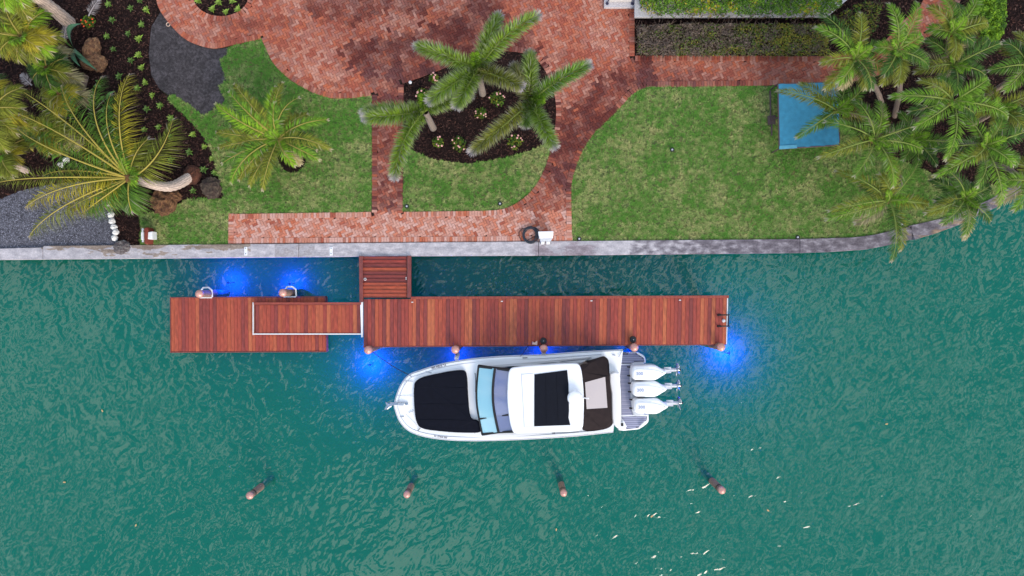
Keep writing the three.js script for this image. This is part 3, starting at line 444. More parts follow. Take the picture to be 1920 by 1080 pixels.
  lineOn([[245, 552], [400, 554]], .009, 'hatch_seam', M.gelGrey); lineOn([[325, 402], [400, 405]], .014, 'bow_rail', M.steel); lineOn([[360, 725], [412, 705]], .014, 'bow_rail', M.steel); lineOn([[270, 765], [310, 760]], .02, 'cleat', M.steel); lineOn([[450, 905], [475, 880]], .016, 'cleat', M.black); lineOn([[530, 308], [590, 318]], .014, 'cleat', M.steel, 1.44); lineOn([[360, 340], [385, 358]], .018, 'cleat', M.steel);
  lineOn([[1030, 320], [1036, 400], [1034, 515]], .016, 'wiper', M.black, 1.5); lineOn([[1510, 168], [1560, 165]], .016, 'cleat', M.black, 1.36); lineOn([[300, 480], [325, 405]], .008, 'hatch_seam', M.gelGrey); lineOn([[330, 740], [440, 850]], .008, 'hatch_seam', M.gelGrey);
  { const a = V(756, 757, 1.5), b = V(727, 759, 1.4); part(boat, 'anchor_roller', merge([box((a.x + b.x) / 2 + .15, 1.48, a.z, .75, .07, .12, .02), bar(a, b, .03, .025)]), M.steel);
    const f = V(726, 760, 1.3); part(boat, 'anchor', slab([[f.x - .12, f.z + .17], [f.x + .02, f.z + .16], [f.x + .2, f.z + .03], [f.x + .2, f.z - .03], [f.x + .04, f.z - .1], [f.x - .08, f.z - .16], [f.x - .02, f.z]], 1.26, 1.36, .03), M.steel);
    const wl = V(753, 757, 1.5); part(boat, 'windlass', new THREE.CapsuleGeometry(.075, .2, 5, 12).rotateZ(Math.PI / 2).translate(wl.x, 1.5, wl.z), M.steel); }
  // cabin under the glass
  const cab = std(col(232, 232, 240), .6), seatBlue = std(col(70, 98, 160), .7);
  part(boat, 'dashboard', slab(pp(zd([[262, 130], [478, 150], [450, 480], [480, 800], [540, 1010], [322, 1035], [282, 840], [246, 640], [244, 430]]), 1.45), 1.28, 1.5, .03), std(col(226, 240, 244), .5));
  part(boat, 'cabin_floor', slab(pp(zd([[480, 140], [760, 150], [760, 1010], [545, 1010], [484, 800], [455, 480]]), 1.35), 1.29, 1.36, .01), cab);
  part(boat, 'helm_seat', slab(smooth(pp(zd([[500, 180], [640, 190], [640, 490], [490, 510]]), 1.75), 3, true), 1.36, 1.78, .08), seatBlue);
  part(boat, 'helm_screen', slab(pp(zd([[484, 520], [584, 518], [584, 578], [484, 586]]), 1.7), 1.5, 1.7, .02), seatBlue);
  part(boat, 'companion_seat', slab(smooth(pp(zd([[570, 860], [690, 850], [705, 960], [580, 975]]), 1.7), 3, true), 1.36, 1.72, .06), seatBlue);
  part(boat, 'step_well', slab(pp(zd([[370, 870], [445, 862], [430, 975], [395, 978]]), 1.52), 1.5, 1.53, .008), seatBlue);
  // windscreen: four panes in a black frame, rising to the hardtop
  const yF = 1.62, yM = 2.1, yT = 2.42;
  const f0 = zd([[268, 118], [252, 270], [240, 450], [246, 640], [276, 832]]), f1 = zd([[276, 832], [318, 1040]]), m0 = zd([[488, 150], [466, 340], [460, 500], [470, 660], [492, 800]]), m1 = zd([[492, 800], [536, 1008]]), t0 = zd([[690, 170], [660, 340], [652, 500], [660, 650], [676, 775]]), t1 = zd([[676, 775], [736, 1000]]);
  const glassF = phys(col(178, 234, 246), .04, { transmission: .24, thickness: 0, ior: 1.7 }), glassR = phys(col(196, 206, 244), .04, { transmission: .62, thickness: 0, ior: 1.5 });  // sky reflection is painted into the pane colours, pale cyan and lilac
  const pane = (A, ya, B, yb, mat, lab) => { const v = [], a = smooth(A, 4), b = smooth(B, 4).slice(0), nn = Math.min(a.length, b.length); for (let i = 0; i < nn - 1; i++) { const p = V(...a[i], ya), q = V(...a[i + 1], ya), r = V(...b[i + 1], yb), s = V(...b[i], yb); for (const k of [p, q, r, p, r, s]) v.push(k.x, k.y, k.z); } const g = new THREE.BufferGeometry(); g.setAttribute('position', new THREE.Float32BufferAttribute(v, 3)); g.computeVertexNormals(); return part(boat, 'windscreen_pane', g, mat, lab); };
  pane(f0, yF, m0, yM, glassF); pane(f1, yF, m1, yM, glassF); pane(m0, yM, t0, yT, glassR); pane(m1, yM, t1, yT, glassR);
  const fr = (pts, y, r) => tube(pts.map((p, i) => V(p[0], p[1], Array.isArray(y) ? lerp(y[0], y[1], i / (pts.length - 1)) : y)), r, 6);
  part(boat, 'windscreen_frame', merge([fr([...f0, ...f1.slice(1)], yF + .01, .045), fr([...m0, ...m1.slice(1)], yM + .015, .055), fr([f0[4], m0[4], t0[4]], [yF, yT], .04), fr([f0[0], m0[0], t0[0]], [yF, yT], .07), fr([f1[1], m1[1], t1[1]], [yF, yT], .06)]), M.black);
  // side windows between deck and hardtop
  const wallStrip = (lo, hi, y0, y1) => { const v = []; for (let i = 0; i < lo.length - 1; i++) { const p = V(...lo[i], y0), q = V(...lo[i + 1], y0), r = V(...hi[i + 1], y1), s = V(...hi[i], y1); for (const k of [p, q, r, p, r, s]) v.push(k.x, k.y, k.z); } const g = new THREE.BufferGeometry(); g.setAttribute('position', new THREE.Float32BufferAttribute(v, 3)); g.computeVertexNormals(); return g; };
  const tinted = phys(col(26, 26, 34), .06, { clearcoat: 1 });
  part(boat, 'side_window', wallStrip([[897, 687], [960, 682], [1030, 676], [1110, 669]], [[955, 693], [1000, 686], [1060, 683], [1088, 682]], 1.32, 2.36), tinted); part(boat, 'side_window', wallStrip([[905, 815], [960, 815], [1020, 813], [1085, 810]], [[962, 810], [1000, 809], [1050, 807], [1086, 804]], 1.32, 2.36), tinted);
  // hardtop
  const top = smooth([[958, 691], [975, 687.5], [1020, 684], [1070, 681.3], [1084, 682.5], [1089, 690], [1093, 715], [1095, 745], [1094.5, 780], [1092, 803], [1084, 808], [1040, 811], [980, 813], [964, 812], [958, 800], [953, 772], [951, 745], [952, 715], [954, 698]], 4, true);
  part(boat, 'hardtop', slab(pp(top, 2.55), 2.36, 2.55, .06, 4), M.gel);
  part(boat, 'sunroof', slab(pp([[1002, 702], [1063.5, 694], [1066, 720], [1067, 770], [1066, 783], [1069.5, 797], [1001.5, 799.5]], 2.57), 2.545, 2.575, .01), M.roof);
  for (const k of [.34, .67]) { const a = V(lerp(1002, 1063.5, k), lerp(702, 694, k) + .8, 2.58), b = V(lerp(1001.5, 1069, k), lerp(799.5, 797, k) - .8, 2.58); part(boat, 'sunroof_rib', bar(a, b, .004, .004, 6), M.roof); }
  part(boat, 'hatch_panel', slab(pp([[978, 702.5], [999.5, 700.5], [1000.5, 799], [983.5, 800]], 2.56), 2.545, 2.562, .006), M.gel); part(boat, 'hatch_seam', merge([fr([[977.4, 702], [980.5, 750], [983, 800.6]], 2.56, .008), fr([[977.4, 702], [1000, 700.2]], 2.56, .005), fr([[983, 800.6], [1001, 799.6]], 2.56, .005)]), M.gelGrey);
  { const c = V(1078, 746, 2.72); part(boat, 'radar_dome', new THREE.LatheGeometry([[0, .2], [.12, .195], [.24, .17], [.29, .12], [.3, .06], [.27, .0], [.2, -.06], [.16, -.14], [0, -.14]].map(p => new THREE.Vector2(...p)), 32).translate(c.x, 2.66, c.z), M.gel);
    part(boat, 'mast_light', merge([bar(V(1093, 746, 2.5), V(1103, 747, 2.9), .025, .02), new THREE.SphereGeometry(.035, 10, 8).translate(...V(1103, 747, 2.92).toArray())]), M.gel); }
  // rear canvas with its clear panel
  { const c = zc([[52, 165], [200, 135], [300, 95], [380, 70], [412, 110], [425, 300], [447, 560], [452, 830], [465, 905], [420, 955], [300, 990], [90, 990], [105, 800], [105, 580], [95, 400], [70, 250]]);
    const yAt = p => { const k = clamp((p[0] - 1090) / 58, 0, 1), s = clamp(Math.min(p[1] - 669, 808 - p[1]) / 22, 0, 1); return lerp(2.42, 1.95, k * k) - (1 - s) * .3; };
    const ring = smooth(c, 3, true), hole = zc([[115, 385], [370, 315], [398, 705], [135, 722]]);
    const s = new THREE.Shape(ring.map(p => new THREE.Vector2(p[0], -p[1]))); s.holes.push(new THREE.Path(hole.map(p => new THREE.Vector2(p[0], -p[1]))));
    const drape = g0 => { const g = g0.toNonIndexed(), p = g.attributes.position; for (let i = 0; i < p.count; i++) { const a = [p.getX(i), -p.getY(i)], y = yAt(a), w = P(a[0], a[1], y); p.setXYZ(i, w[0], y, w[1]); } const uv = g.attributes.uv; for (let i = 0; i < p.count; i++) uv.setXY(i, p.getX(i), p.getZ(i)); g.computeVertexNormals(); return g; };
    part(boat, 'rear_canopy', drape(new THREE.ShapeGeometry(s)), M.brownCanvas, 'dark brown canvas enclosure behind the hardtop');
    const skirt = ring.map(p => [p, yAt(p)]), v = []; for (let i = 0; i < skirt.length; i++) { const [a, ya] = skirt[i], [b, yb] = skirt[(i + 1) % skirt.length]; if (a[0] < 1094) continue; const p = V(...a, ya), q = V(...b, yb); const pd = p.clone().setY(1.3), qd = q.clone().setY(1.3); for (const k of [p, q, qd, p, qd, pd]) v.push(k.x, k.y, k.z); } const sk = new THREE.BufferGeometry(); sk.setAttribute('position', new THREE.Float32BufferAttribute(v, 3)); sk.computeVertexNormals(); part(boat, 'canopy_skirt', sk, M.brownCanvas);
    part(boat, 'clear_panel', drape(new THREE.ShapeGeometry(new THREE.Shape(hole.map(p => new THREE.Vector2(p[0], -p[1]))))), phys(col(226, 214, 212), .35, { transmission: .35, thickness: 0 }));
    part(boat, 'cockpit_floor', slab(pp([[1092, 700], [1140, 690], [1145, 790], [1092, 795]], 1.4), 1.3, 1.42, .01), M.vinyl); }
  // stern seat, steps and swim platform
  part(boat, 'sun_pad', slab(smooth(pp(zc([[428, 275], [545, 262], [560, 420], [572, 700], [566, 900], [560, 960], [530, 968], [470, 900], [455, 760], [450, 520]]), 1.6), 2, true), 1.2, 1.62, .06, 3), M.vinyl);
  part(boat, 'stern_step', slab(pp(zc([[416, 152], [520, 150], [532, 240], [418, 242]]), 1.2), 1.0, 1.2, .015), std(col(168, 160, 166), .7)); part(boat, 'stern_step', slab(pp(zc([[414, 112], [516, 112], [520, 146], [416, 148]]), 1.28), 1.0, 1.26, .015), std(col(180, 172, 176), .7));
  part(boat, 'transom_corner', slab(pp(zc([[560, 895], [605, 868], [645, 945], [610, 975], [540, 975]]), 1.35), .7, 1.36, .03), M.gel);
  const plat = smooth(zc([[585, 12], [760, -2], [800, 12], [865, 50], [880, 90], [885, 140]]), 3).concat(zc([[862, 142], [862, 790], [920, 790]])).concat(smooth(zc([[920, 800], [920, 870], [905, 900], [800, 975], [740, 985], [600, 998]]), 3)).concat(zc([[540, 990], [520, 140], [530, 110]]));
  const pY = .62; part(boat, 'swim_platform', slab(pp(plat, pY), .38, pY, .03, 3), M.gel);
  const teak = [std(col(158, 160, 184), .75), std(col(148, 151, 176), .75)], deckA = pp(zc([[592, 16], [750, 6], [860, 78], [866, 120], [700, 135], [700, 150], [525, 152], [522, 108], [556, 100]]), pY), deckB = pp(zc([[528, 168], [695, 160], [672, 230], [690, 480], [702, 740], [735, 795], [575, 800], [570, 480], [545, 262]]), pY), deckC = pp(zc([[572, 818], [740, 812], [900, 815], [895, 862], [800, 945], [790, 960], [640, 978], [600, 880]]), pY);
  for (const dp of [deckA, deckB, deckC]) part(boat, 'deck_pad', slab(dp, pY + .001, pY + .006), std(col(96, 98, 118), .8));
  let si = 0; for (const dp of [deckA, deckB, deckC]) { const bb = bounds(dp); for (let z = bb[1] + .02; z < bb[3]; z += .085) { let run = null; const xs = []; for (let x = bb[0]; x <= bb[2]; x += .02) { const ok = inside([x, z], dp) && inside([x, z + .06], dp); if (ok && run === null) run = x; if ((!ok || x + .02 > bb[2]) && run !== null) { xs.push([run, x - .02]); run = null; } } for (const [a, b] of xs) if (b - a > .08) part(boat, 'deck_slat', block(b - a, .006, .07, .003).translate((a + b) / 2, pY + .013, z + .03), teak[si++ % 2]); } }
  part(boat, 'engine_bracket', slab(pp(zc([[700, 150], [740, 130], [862, 125], [862, 800], [760, 815], [725, 790], [705, 740], [690, 480], [680, 230]]), .75), .3, .78, .05, 3), M.gelGrey);
  for (const q of [[[775, 10], [850, 55]], [[880, 880], [812, 945]]]) { const [a, b] = zc(q), A = V(...a, .72), B = V(...b, .72); part(boat, 'boarding_rail', bar(A, B, .045, .045, 10), M.gel); }
  part(boat, 'stern_rail', merge([bar(V(1167, 657, 1.33), V(1160, 669, 1.36), .014, .014), bar(V(1148, 665, 1.34), V(1154, 666.5, 1.34), .018, .018)]), M.steel); { const c = V(1166.5, 796, 1.38); part(boat, 'shower_box', box(c.x, 1.38, c.z, .1, .05, .13, .01), M.black); }
  // three outboards, tilted up
  const font = await new FontLoader().loadAsync('fonts/droid/droid_sans_bold.typeface.json');
  const engine = (px, py, tx, ty, kick) => {
    const A = V(px, py, 1.45), B = V(tx, ty, 1.2), d = B.clone().sub(A).setY(0), L = d.length(), a = -Math.atan2(d.z, d.x), put = g => g.rotateY(a).translate(A.x, 0, A.z);
    const em = new THREE.Group(); em.name = 'outboard_motor'; boat.add(em); bases.set(em, bases.get(boat));
    const prof = [[0, -.2], [.1, -.285], [.35, -.3], [.75, -.325], [.95, -.3], [1.18, -.17], [1.36, -.06], [1.385, 0], [1.36, .06], [1.18, .17], [.95, .3], [.75, .325], [.35, .3], [.1, .285], [0, .2]];
    part(em, 'cowling', put(slab(smooth(prof, 3, true), .82, 1.5, .12, 4)), M.gel);
    part(em, 'cowl_crest', put(slab(smooth([[.06, -.13], [.5, -.16], [.9, -.12], [1.2, 0], [.9, .12], [.5, .16], [.06, .13]], 3, true), 1.48, 1.525, .02, 2)), M.gel);
    part(em, 'vent', put(merge([box(.98, 1.51, -.0, .06, .02, .05, .008), box(.06, 1.2, -.2, .06, .3, .08, .02)])), M.black);
    part(em, 'mid_section', put(merge([box(.75, .7, 0, .75, .35, .2, .06), bar(new THREE.Vector3(1.1, .8, 0), new THREE.Vector3(1.75, .62, 0), .09, .055, 10)])), M.gelGrey);
    part(em, 'gear_case', put(merge([new THREE.CapsuleGeometry(.075, .36, 5, 12).rotateZ(Math.PI / 2).translate(1.78, .6, 0), box(1.62, .66, 0, .3, .025, .26, .01)])), M.gelGrey);
    const tg = new TextGeometry('300', { font, size: .125, depth: .006, curveSegments: 4 }); tg.computeBoundingBox(); tg.rotateX(-Math.PI / 2); part(em, 'numerals', put(tg.translate(.13, 1.527, .08)), std(col(150, 160, 190), .5));
    part(em, 'pinstripe', put(merge([box(.4, 1.5, -.2, .55, .008, .012, .003), box(.3, 1.5, .21, .35, .008, .012, .003)])), M.gelGrey);
    const pr = new THREE.Group(); pr.name = 'propeller'; const blades = []; for (let i = 0; i < 4; i++) { const s = new THREE.SphereGeometry(.125, 12, 8); s.scale(.2, 1.15, .8); s.rotateY(.6); s.translate(0, .17, 0); s.rotateX(i * Math.PI / 2 + kick); blades.push(s); }
    part(em, 'propeller', put(merge([...blades, new THREE.CylinderGeometry(.05, .045, .2, 14).rotateZ(Math.PI / 2)]).translate(2.03, .62, 0)), M.steel);
    part(em, 'propeller_hub', put(new THREE.SphereGeometry(.05, 12, 8).translate(2.15, .62, 0)), M.black);
    part(em, 'tilt_arm', put(merge([bar(new THREE.Vector3(-.1, .8, -.18), new THREE.Vector3(.3, 1.1, -.18), .035), bar(new THREE.Vector3(-.1, .8, .18), new THREE.Vector3(.3, 1.1, .18), .035)])), M.black);
  };
  engine(1186, 699.5, 1249, 697, .4); engine(1187.5, 730.5, 1250, 727.5, .5); engine(1190, 762, 1252, 760, .9);
  for (const [y, x] of [[714.5, 1196], [745.5, 1198]]) part(boat, 'tie_bar', merge([bar(V(x - 6, y - 4, 1.0), V(x + 12, y, 1.0), .03), box(...V(x, y, 1.0).toArray(), .18, .1, .1, .02)]), M.black);
  // registration on both bows
  const mark = (str, px, py, turn, size, h) => { const g = new TextGeometry(str, { font, size, depth: .004, curveSegments: 3 }); g.computeBoundingBox(); g.translate(-(g.boundingBox.max.x) / 2, -size / 2, 0); g.rotateX(-Math.PI / 2); g.rotateY(turn); const p = V(px, py, h); g.translate(p.x, h, p.z); part(boat, 'registration_number', g, std(col(70, 66, 84), .6)); };
  mark('FL 5704 SM', 823, 687.3, Math.PI + .24, .085, 1.425); mark('FL 5704 SM', 826, 819.2, -.135, .075, 1.425); mark('370', 1038, 812.6, .07, .05, 1.325);
}

// ================================================================ palms and plants
const pr = rng(63);
// one frond: a bent midrib with rows of narrow leaflets; plume > 2 sets leaflets all round, like a bottle brush
function frondGeo(o) {
  const pos = [], colr = [], v3 = (x, y, z) => new THREE.Vector3(x, y, z), steps = 16;
  const { from, az, L, el = .5, droop = 1.1, curve = 0, wid = .45, n = 44, plume = 2, hang = .25, green, tip, rib, tipFrom = .82, lw = .019, r = pr } = o;
  const pts = [from.clone()], dirs = []; let a = az; for (let i = 0; i < steps; i++) { const t = i / (steps - 1), e = el - droop * Math.pow(t, 1.25); a = az + curve * (t - .5) * 2 * .5 + curve * t * .5; const d = v3(Math.cos(a) * Math.cos(e), Math.sin(e), Math.sin(a) * Math.cos(e)); dirs.push(d); pts.push(pts[i].clone().addScaledVector(d, L / steps)); } dirs.push(dirs[steps - 1]);
  const atT = t => { const k = clamp(t, 0, .999) * steps, i = Math.floor(k); return [pts[i].clone().lerp(pts[i + 1], k - i), dirs[Math.min(i, steps - 1)]]; };
  const tri = (p, q, s, c, c2 = c, c3 = c) => { pos.push(p.x, p.y, p.z, q.x, q.y, q.z, s.x, s.y, s.z); colr.push(...c, ...c2, ...c3); };
  const mixc = (p, q, k) => [lerp(p[0], q[0], k), lerp(p[1], q[1], k), lerp(p[2], q[2], k)];
  for (let i = 0; i < steps; i++) { // midrib
    const w = lerp(.034, .008, i / steps) * (o.ribw || 1), d = dirs[i], s = v3(-d.z, 0, d.x).normalize(), u = v3().crossVectors(s, d), ring = (p, k) => [p.clone().addScaledVector(s, k), p.clone().addScaledVector(u, k * .8), p.clone().addScaledVector(s, -k), p.clone().addScaledVector(u, -k * .7)];
    const A = ring(pts[i], w), B = ring(pts[i + 1], w * .95), c = mixc(rib, tip, sstep(tipFrom, 1, i / steps)); for (let k = 0; k < 4; k++) { const j = (k + 1) % 4; tri(A[k], A[j], B[j], c); tri(A[k], B[j], B[k], c); }
  }
  for (let i = 0; i < n; i++) for (let k = 0; k < plume; k++) {
    const t = lerp(o.bare ?? .14, 1, (i + r() * .7) / n), [p, d] = atT(t), s0 = v3(-d.z, 0, d.x).normalize(), u0 = v3().crossVectors(s0, d).normalize();
    let side; if (plume === 2) { side = s0.clone().multiplyScalar(k ? -1 : 1).addScaledVector(u0, .32 - hang * 1.2 * r()); } else { const th = k / plume * 6.283 + i * .7 + r() * .5; side = s0.clone().multiplyScalar(Math.cos(th)).addScaledVector(u0, Math.sin(th)); }
    side.normalize(); const b = (plume > 2 ? lerp(1.3, 1.0, t) : lerp(1.25, .42, Math.pow(t, 1.4))) + (r() - .5) * .22, dir = d.clone().multiplyScalar(Math.cos(b)).addScaledVector(side, Math.sin(b)).normalize();
    const len = wid * (plume > 2 ? Math.pow(Math.sin(Math.PI * clamp(t * .86 + .12, 0, 1)), .34) : Math.pow(Math.sin(Math.PI * clamp(t * .8 + .16, 0, 1)), .7)) * (.8 + .35 * r()) + .05;
    const w = lw * (.75 + .5 * r()), wv = v3().crossVectors(dir, u0).normalize().multiplyScalar(w), mid = p.clone().addScaledVector(dir, len * .45), end = p.clone().addScaledVector(dir, len); end.y -= len * hang * (.5 + r()); mid.y -= len * hang * .15;
    const dry = clamp(sstep(tipFrom, 1, t) + (r() < (o.dry || .04) ? .38 : 0), 0, 1), f = .5 + .95 * r(), base = mixc(green.map(q => q * f), tip, dry * .85), ends = mixc(base, tip, (o.pale || .06) + .6 * dry);
    tri(p, mid.clone().add(wv), mid.clone().sub(wv), base); tri(mid.clone().add(wv), end, mid.clone().sub(wv), base, ends, base);
  }
  const g = new THREE.BufferGeometry(); g.setAttribute('position', new THREE.Float32BufferAttribute(pos, 3)); g.setAttribute('color', new THREE.Float32BufferAttribute(colr, 3)); g.computeVertexNormals(); return g;
}
const greens = { tan: [.34, .29, .14], fox: [.17, .275, .02], fresh: [.125, .245, .018], mid: [.08, .17, .018], dark: [.05, .115, .018], olive: [.17, .19, .02], yellow: [.33, .28, .02], lime: [.18, .32, .015] }, dryTip = [.46, .39, .33], goldRib = [.36, .30, .07], greenRib = [.22, .28, .06];
function palm(o) { // crown: px, py, height; base: px, py; tips: where the fronds end in the picture
  const c = V(o.crown[0], o.crown[1], o.h), b = o.base ? V(o.base[0], o.base[1], .98) : new THREE.Vector3(c.x, .98, c.z), t = thing(o.name || 'palm_tree', o.label, 'palm tree', [b.x, .95, b.z], o.group);
  const mid = o.bend ? V(o.bend[0], o.bend[1], o.bend[2]) : b.clone().lerp(c, .5).add(new THREE.Vector3(0, .25, 0)), r0 = o.r || .12;
  part(t, 'trunk', taper([b.clone().setY(.85), mid, c.clone().setY(o.h - .12)], k => r0 * lerp(1.12, .82, k) * (1 + .05 * Math.sin(k * (o.rings || 60))), 30, 12), o.bark || M.barkGrey);
  if (o.fibre !== false) part(t, 'crown_shaft', roughen(new THREE.SphereGeometry(r0 * 1.2, 14, 10).scale(1, 1.3, 1), .25, 7).translate(c.x, o.h - .12, c.z), o.shaft || M.fibre);
  const list = o.tips.map(q => [q[0], q[1], q[2] ?? 0]);
  for (const [x, y, curve] of list) {
    const yt = o.h + (o.tipDrop ?? -.15), e = V(x, y, yt), dx = e.x - c.x, dz = e.z - c.z, flat = Math.hypot(dx, dz), el = (o.el ?? .55) + (pr() - .5) * .25, droop = (o.droop ?? 1.25) + (pr() - .5) * .25;
    let reach = 0; for (let i = 0; i < 16; i++) reach += Math.cos(el - droop * Math.pow(i / 15, 1.25)) / 16;
    part(t, 'frond', frondGeo({ from: c.clone(), az: Math.atan2(dz, dx) - curve * .1, L: flat / reach, el, droop, curve: curve + (pr() - .5) * (o.wild || .2), green: pickG(o.green), tip: o.tip || dryTip, rib: o.rib || greenRib, ...o.leaf }), M.leaf);
  }
  for (let i = 0; i < (o.extra || 0); i++) { const a = pr() * 6.283, low = pr() < .6; part(t, 'frond', frondGeo({ from: c.clone(), az: a, L: (o.len || 1.9) * (.65 + .4 * pr()), el: low ? .1 - .3 * pr() : .9, droop: low ? .9 : 1.1, curve: (pr() - .5) * .5, green: pickG(low ? ['dark', 'olive', 'tan'] : o.green), tip: o.tip || dryTip, rib: o.rib || greenRib, ...o.leaf }), M.leaf); }
  for (let i = 0; i < (o.spear ?? 3); i++) part(t, 'young_frond', frondGeo({ from: c.clone(), az: pr() * 6.283, L: (o.len || 1.9) * .36, el: 1.15, droop: .7, green: [.15, .28, .018], tip: greens.lime, rib: greenRib, ...o.leaf, wid: (o.leaf?.wid || .4) * .6, n: 26 }), M.leaf);
  return t;
}
const pickG = l => greens[l[Math.floor(pr() * l.length)]];

// leaning coconut palm over the gravel
palm({ label: 'leaning golden-green coconut palm with curved pale trunk over the gravel', crown: [243, 334], h: 3.3, base: [360, 328], bend: [318, 350, 1.75], r: .2, bark: M.bark, rings: 90, shaft: M.fibre, el: .5, droop: 1.15, green: ['olive', 'mid', 'olive', 'yellow'], rib: [.44, .35, .07], tip: [.5, .4, .36], len: 2.6, spear: 3, extra: 0, wild: .8,
  leaf: { wid: .68, n: 96, hang: .7, lw: .0145, ribw: 1.05, tipFrom: .93, dry: .05 },
  tips: [[51, 440, .1], [67, 386, -.1], [0, 346], [78, 322], [40, 248, .15], [42, 150], [55, 205], [172, 145], [235, 137, -.15], [350, 225, -.75], [165, 403, .7], [250, 396], [118, 165], [130, 400, .3], [205, 180], [150, 290, .4], [185, 260, -.3], [170, 330, .3], [200, 380, -.4], [215, 250, .2], [275, 260, -.3]] });
// young date palm on the lawn
palm({ label: 'bushy young palm with golden lower fronds in a round mulch spot on the lawn', crown: [522, 262], h: 2.0, base: [545, 285], r: .15, fibre: false, el: .75, droop: 1.35, wild: .6, green: ['fresh', 'olive', 'fresh', 'mid', 'olive', 'lime'], rib: goldRib, tip: [.5, .42, .28], len: 1.6, extra: 18, leaf: { wid: .36, n: 50, hang: .2, lw: .023, tipFrom: .93 },
  tips: [[453, 160, .1], [441, 183], [416, 213], [439, 237], [412, 258], [421, 284], [431, 314], [439, 343], [459, 342], [477, 354], [507, 362, .2], [516, 168], [530, 159], [559, 183, .3], [575, 213], [616, 223], [630, 278, .2], [602, 301], [559, 317], [480, 190], [545, 200], [470, 300]] });
// foxtail palms in the island bed
const fox = { bark: std(col(172, 160, 150), .85, { map: barkTex }), fibre: false, spear: 1, r: .13, el: .62, droop: 1.15, tip: [.5, .44, .46], rib: greenRib, leaf: { wid: .4, n: 80, plume: 10, hang: .03, lw: .015, tipFrom: .86, bare: .08, dry: .08, pale: .28 } };  // lilac-white blended into the frond tips and leaflet ends
palm({ ...fox, name: 'foxtail_palm', group: 'foxtail palms in the island bed', label: 'foxtail palm at the top of the island bed, reaching over the driveway', crown: [895, 132], h: 4.6, base: [905, 175], green: ['fox', 'fox', 'fresh', 'olive'], tips: [[780, 88, .15], [937, 33, .1], [1008, 38, .2], [978, 172], [806, 196, .1], [858, 205]] });
palm({ ...fox, name: 'foxtail_palm', group: 'foxtail palms in the island bed', label: 'rightmost foxtail palm of the island bed beside the curved path', crown: [995, 190], h: 4.2, base: [985, 225], green: ['fox', 'fresh', 'fox', 'olive'], tips: [[992, 103], [1102, 131, .1], [984, 236], [886, 291, .15], [1036, 284, -.25], [962, 128]] });
palm({ ...fox, name: 'foxtail_palm', group: 'foxtail palms in the island bed', label: 'leftmost foxtail palm of the island bed hanging over the straight path', crown: [797, 208], h: 4.0, base: [812, 240], green: ['fox', 'fox', 'fresh'], tips: [[681, 214, .2], [690, 236, .3], [737, 337, -.2], [886, 136], [884, 178]] });

